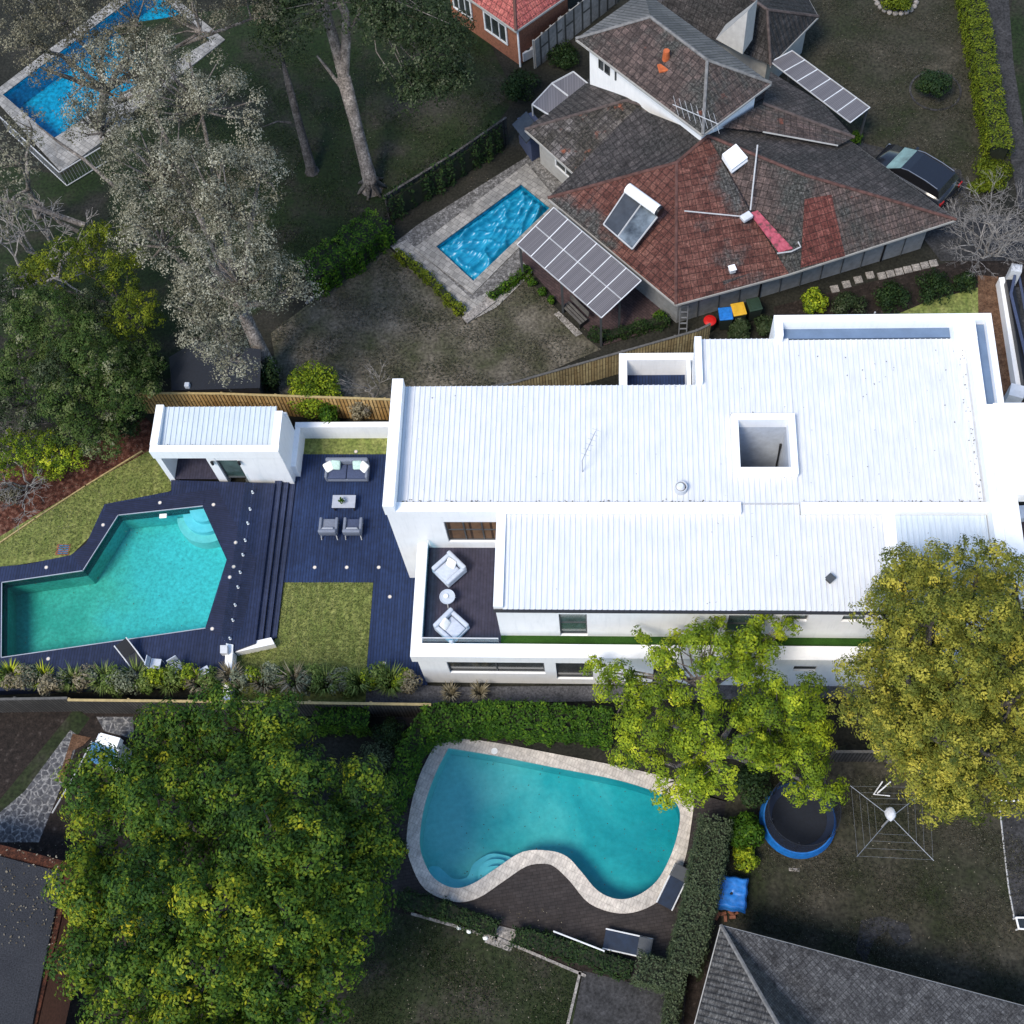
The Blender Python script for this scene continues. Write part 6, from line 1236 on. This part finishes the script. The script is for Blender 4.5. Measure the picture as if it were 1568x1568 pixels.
for l, lab, r in (([(612, 392), (650, 425), (708, 480)], 'row of small clipped balls left of the covered pool paving', .3), ([(752, 458), (785, 435), (808, 418)], 'row of small clipped balls right of the covered pool paving', .28)):
    hedge('border_hedge', lab.replace('row of small clipped balls', 'low clipped green border'), pp(l), r, .4, 'leaf_lime' if r > .29 else 'leaf_hedge', leaf=.05, dens=600, bumpy=.15)
hedge('creeper_hedge', 'patchy dark creeper growing over the grey sheet fence behind the covered pool', pp([(596, 318), (700, 252), (768, 205)], .9), .3, 1.7, 'leaf_dark', leaf=.07, dens=150, bumpy=.25)
# shrubs and plants: (name, label, px, py, r, h, mat, n, leaf)
SH = [('shrub', 'large loose shrub with pale flower heads leaning over the timber fence', 480, 600, 1.25, 2.2, 'leaf_light', 3600, .07),
      ('shrub', 'smaller green shrub between the pavilion and the timber fence', 505, 640, .55, 1.5, 'leaf_hedge', 900, .06),
      ('shrub', 'straw coloured shrub against the timber fence', 552, 628, .5, 1.6, 'leaf_straw', 800, .06),
      ('shrub', 'round dark shrub at the corner of the brick house', 795, 130, .95, 1.3, 'leaf_dark', 2200, .06),
      ('shrub', 'green ground shrub below the grey panel fence', 860, 85, .9, .7, 'leaf_dark', 1800, .06),
      ('shrub', 'oval dark green shrub inside the faint ring on the far lawn', 1430, 132, .8, 1.7, 'leaf_dark', 2600, .06),
      ('shrub', 'dark shrub inside the ring of stones at the top edge', 1372, 4, .75, 1.0, 'leaf_lime', 2000, .06),
      ('shrub', 'lime green shrub at the lower end of the boundary hedge', 1520, 268, 1.0, 1.0, 'leaf_lime', 2400, .06),
      ('shrub', 'small lime shrub just left of the boundary hedge end', 1500, 285, .5, .6, 'leaf_lime', 800, .06),
      ('shrub', 'bright leaved shrub north of the white house near the green bin', 1246, 462, .6, 1.2, 'leaf_light', 900, .07),
      ('shrub', 'dark blue green shrub against the white house near the lone post', 1300, 474, .8, 1.1, 'leaf_greygreen', 1500, .06),
      ('shrub', 'dark green shrub beside the stepping stones', 1365, 455, .85, .9, 'leaf_dark', 1700, .06),
      ('shrub', 'dark green shrub near the bare white tree', 1430, 440, .9, .9, 'leaf_dark', 1700, .06),
      ('shrub', 'low green shrub left of the brown gravel strip', 1475, 432, .6, .6, 'leaf_dark', 900, .06),
      ('shrub', 'grey green shrub behind the blue lidded bin', 1135, 503, .65, .8, 'leaf_greygreen', 1500, .08),
      ('shrub', 'grey green shrub below the dark green bin', 1175, 500, .55, .8, 'leaf_greygreen', 1200, .08),
      ('shrub', 'small green shrub at the corner of the patio by the grey wall', 1010, 485, .32, .6, 'leaf_hedge', 400, .05),
      ('shrub', 'lone green shrub by the far corner of the pergola roof', 1310, 212, .35, .7, 'leaf_hedge', 400, .05),
      ('shrub', 'grey green shrub between the big tree and the left pool hedge', 580, 1170, .85, 1.5, 'leaf_sage', 1900, .05),
      ('shrub', 'round green shrub left of the upper end of the pool hedge', 595, 1125, .7, 1.2, 'leaf_dark', 1500, .05),
      ('shrub', 'silvery shrub under the right edge of the huge green tree', 590, 1215, .6, 1.6, 'leaf_sage', 1300, .05),
      ('shrub', 'dark shrub under the huge green tree by the paving edge', 600, 1300, .6, 1.0, 'leaf_dark', 1200, .05),
      ('shrub', 'green climbing shrub between the long hedge and the trampoline', 1142, 1275, .7, 1.6, 'leaf_hedge', 1700, .07),
      ('shrub', 'yellow green shrub above the blue tarpaulin', 1140, 1315, .5, .9, 'leaf_light', 900, .06),
      ('shrub', 'deep green shrub beneath the light green tree', 1150, 1200, .8, 2.2, 'leaf_dark', 1700, .07),
      ('shrub', 'green shrub on the mulch at the left edge', 15, 760, .6, .9, 'leaf_khaki', 900, .05),
      ('shrub', 'pale green shrub growing on the bark mulch bed', 85, 715, .9, 1.2, 'leaf_light', 1300, .05),
      ('shrub', 'tall dark shrub at the foot of the timber fence left of the pavilion', 195, 640, .9, 1.8, 'leaf_dark', 1900, .06),
      ('shrub', 'dark shrub between the grey gum and the loose shrub', 410, 575, .7, 1.9, 'leaf_dark', 1600, .06),
      ('shrub', 'dark green shrub in the thicket beside the dark hut', 225, 560, .8, 1.6, 'leaf_dark', 1700, .06)]
for nm, lab, px_, py_, r, h, mat_, n, lf in SH:
    x, y = at(px_, py_, h*.45); bush(nm, lab, 'shrub', x, y, r, h, mat_, int(n*1.5), lf*.9, clump=22)
# clipped balls along the patio
for i, (px_, py_) in enumerate(((800, 412), (815, 432), (831, 447), (845, 460))):
    x, y = at(px_, py_, .2); bush('clipped_ball', ['small green ball shrub nearest the covered pool in the patio row', 'small green ball shrub, second from the covered pool in the patio row', 'small green ball shrub, third from the covered pool in the patio row', 'small green ball shrub next to the bench end in the patio row'][i], 'shrub', x, y, .22, .45, 'leaf_hedge', 420, .04, 14, group='ball shrubs along the patio edge')
hedge('border_hedge', 'low green border between the patio and the pale timber fence', pp([(905, 515), (925, 520), (985, 503), (1020, 495)]), .4, .45, 'leaf_dark', leaf=.05, dens=500, bumpy=.15)
# plants in front of the long fence
kinds = ['leaf_feather', 'leaf_straw', 'leaf_feather', 'leaf_light', 'leaf_silver']
leafmat('leaf_feather', [(0, (.03, .055, .01)), (.5, (.1, .15, .03)), (1, (.26, .3, .1))]); leafmat('leaf_silver', [(0, (.05, .06, .035)), (.5, (.14, .16, .1)), (1, (.3, .32, .22))])
xs = list(range(8, 640, 16)); words = ['light green', 'straw coloured', 'light green', 'yellow green', 'silvery green']
ORD = ['first', 'second', 'third', 'fourth', 'fifth', 'sixth', 'seventh', 'eighth', 'ninth', 'tenth', 'eleventh', 'twelfth', 'thirteenth', 'fourteenth', 'fifteenth', 'sixteenth', 'seventeenth', 'eighteenth', 'nineteenth']; ORD = [q for q in ORD]+['twentieth']+['twenty '+q for q in ORD[:9]]+['thirtieth']+['thirty '+q for q in ORD[:9]]+['fortieth']+['forty '+q for q in ORD[:9]]; cnt = 0
for i, px_ in enumerate(xs):
    if 336 < px_ < 356: continue
    py_ = 1050+rng.uniform(-9, 5); x, y = at(px_, py_, .3); k = (i*3+i//4) % 5; od = ORD[cnt]; cnt += 1
    where = 'under the pool deck edge' if px_ < 336 else 'below the mown lawn'
    if i % 3 == 1:
        grass_plant('grass_plant', words[k]+' tussock, '+od+' plant from the left in the fence border', x, y, .55+rng.uniform(0, .2), 1.3+rng.uniform(0, .6), kinds[k], 220, 'plants in the border along the long fence')
    else:
        b_ = bush('border_plant', words[k]+' leafy plant, '+od+' from the left in the fence border', 'plant', x, y, .45+rng.uniform(0, .2), 1.2+rng.uniform(0, .6), kinds[k], 900, .055, 14, 'plants in the border along the long fence')
for px_, py_, lab in ((690, 1062, 'loose straw plant at the start of the side path'), (735, 1060, 'dry tussock on the side path under the long windows'), (1000+800, 0, '')):
    if lab: x, y = at(px_, py_, .4); grass_plant('grass_plant', lab, x, y, .45, .9, 'leaf_straw', 120)
# fallen leaves on lawns and roofs
def litter(name, polys, n, z, size, mat='leaf_fallen', label='fallen leaves'):
    P_ = []
    for l in polys:
        x0, x1, y0, y1 = l
        for _ in range(n//len(polys)):
            a = at(rng.uniform(x0, x1), rng.uniform(y0, y1), z); P_.append((*a, z+.03))
    me = leaf_mesh(name, np.array(P_), size, mat, rng.uniform(0, 1, len(P_)), up=4); o = bpy.data.objects.new(name, me); COL.objects.link(o); props(o, kind='stuff')
litter('fallen_leaves', [(420, 760, 60, 300), (0, 220, 650, 820), (1200, 1560, 1200, 1500), (600, 860, 1390, 1560), (450, 900, 400, 590), (0, 110, 1290, 1500), (1220, 1480, 0, 300)], 3200, .02, .026)
litter('fallen_leaves', [(0, 90, 1300, 1450)], 160, 2.72, .04)

# grass blades standing on the lawns
leafmat('blade_mown', [(0, (.085, .115, .028)), (.5, (.15, .175, .052)), (1, (.24, .25, .10))], trans=.1)
leafmat('blade_dry', [(0, (.02, .028, .010)), (.5, (.052, .051, .036)), (1, (.13, .12, .09))], trans=.1)
leafmat('blade_green', [(0, (.01, .02, .005)), (.5, (.026, .04, .012)), (1, (.07, .075, .045))], trans=.1)
def inpoly(P, poly):
    x, y = P[:, 0], P[:, 1]; r = np.zeros(len(P), bool); n = len(poly)
    for i in range(n):
        (x1_, y1_), (x2_, y2_) = poly[i], poly[(i+1) % n]; c = ((y1_ > y) != (y2_ > y)) & (x < (x2_-x1_)*(y-y1_)/(y2_-y1_+1e-12)+x1_); r ^= c
    return r
def blades(px, n, mat_, size, holes=(), patchy=.0):
    poly = pp(px); a = np.array(poly); P = rng.uniform(a.min(0), a.max(0), (n, 2)); P = P[inpoly(P, poly)]
    for h in holes: P = P[~inpoly(P, h)]
    if patchy: k = np.sin(P[:, 0]*1.9+np.sin(P[:, 1]*1.3)*2)+np.cos(P[:, 1]*2.3+P[:, 0]*.7); P = P[rng.random(len(P)) < .5+patchy*k*.35]
    tn = .45+.16*np.sin(P[:, 0]*.9+1.7*np.cos(P[:, 1]*.7))+rng.normal(0, .2, len(P)); Z = np.full(len(P), .09)
    me = leaf_mesh('grass', np.column_stack([P, Z]), size, mat_, tn, up=.2, asp=.35); o = bpy.data.objects.new('grass', me); COL.objects.link(o); props(o, kind='stuff')
blades([(590, 375), (700, 470), (712, 498), (760, 470), (805, 425), (900, 520), (920, 535), (790, 590), (600, 615), (430, 615), (415, 510)], 42000, 'blade_dry', .045, patchy=1)
blades([(434, 893), (571, 893), (560, 1060), (352, 1070), (354, 1002), (420, 987)], 14000, 'blade_mown', .04)
blades([(-20, 860), (0, 824), (130, 747), (200, 702), (235, 688), (272, 745), (158, 800), (106, 850)], 14000, 'blade_mown', .04)
blades([(1220, -20), (1470, -20), (1490, 60), (1533, 260), (1480, 330), (1340, 230), (1200, 90)], 36000, 'blade_dry', .04, patchy=1)
blades([(1180, 1180), (1568, 1180), (1600, 1540), (1568, 1540), (1110, 1412), (1100, 1340)], 50000, 'blade_dry', .04, patchy=1)
blades([(600, 1398), (690, 1408), (885, 1492), (865, 1600), (500, 1600), (540, 1500)], 22000, 'blade_green', .045, patchy=.6)
blades([(170, 130), (700, 30), (785, 150), (755, 190), (590, 330), (440, 440), (300, 400)], 60000, 'blade_green', .05, patchy=.8)

# wind blown litter along the gutters of the ribbed roofs
P_ = []
for _ in range(260):
    k = rng.random()
    if k < .35: q = (rng.uniform(-7.6, 4.6), YB+.42+abs(rng.normal(0, .05)), 6.6)
    elif k < .6: q = (rng.uniform(7.2, 13.6), YB+.42+abs(rng.normal(0, .05)), 6.58)
    elif k < .75: q = (13.6-abs(rng.normal(0, .12)), rng.uniform(20.4, 27), 6.66)
    elif k < .85: q = (rng.uniform(AX0, AX1), AY1+.05+abs(rng.normal(0, .04)), 6.66)
    elif k < .95: q = (rng.uniform(8, 13.6), rng.uniform(20.5, 27), 6.68)
    else: q = (rng.uniform(-18.6, -13.7), 24.5+abs(rng.normal(0, .05)), 3.14)
    P_.append(q)
me = leaf_mesh('roof_litter', np.array(P_), .032, 'leaf_fallen', rng.uniform(0, .5, len(P_)), up=3); o = bpy.data.objects.new('roof_litter', me); COL.objects.link(o); props(o, kind='stuff')

# leaves floating on the two open pools
P_ = [(*rng.uniform((-5.5, 6.5), (5.5, 13)), -.045) for _ in range(260)]; P_ = np.array(P_); P_ = P_[inpoly(P_, poolC)][:90]; Q_ = np.array([(*rng.uniform((-25, 16), (-15.5, 23)), ZD-.085) for _ in range(120)]); Q_ = Q_[inpoly(Q_, poolA)][:26]; P_ = np.concatenate([P_, Q_])
me = leaf_mesh('floating_leaves', P_, .028, 'leaf_fallen', rng.uniform(0, .35, len(P_)), up=6); o = bpy.data.objects.new('floating_leaves', me); COL.objects.link(o); props(o, kind='stuff')
x, y = at(757, 1150, .08); s = MB(); s.cyl(x, y, .071, .085, .13, 20); obj('skimmer_lid', s, 'white_cushion', pC)
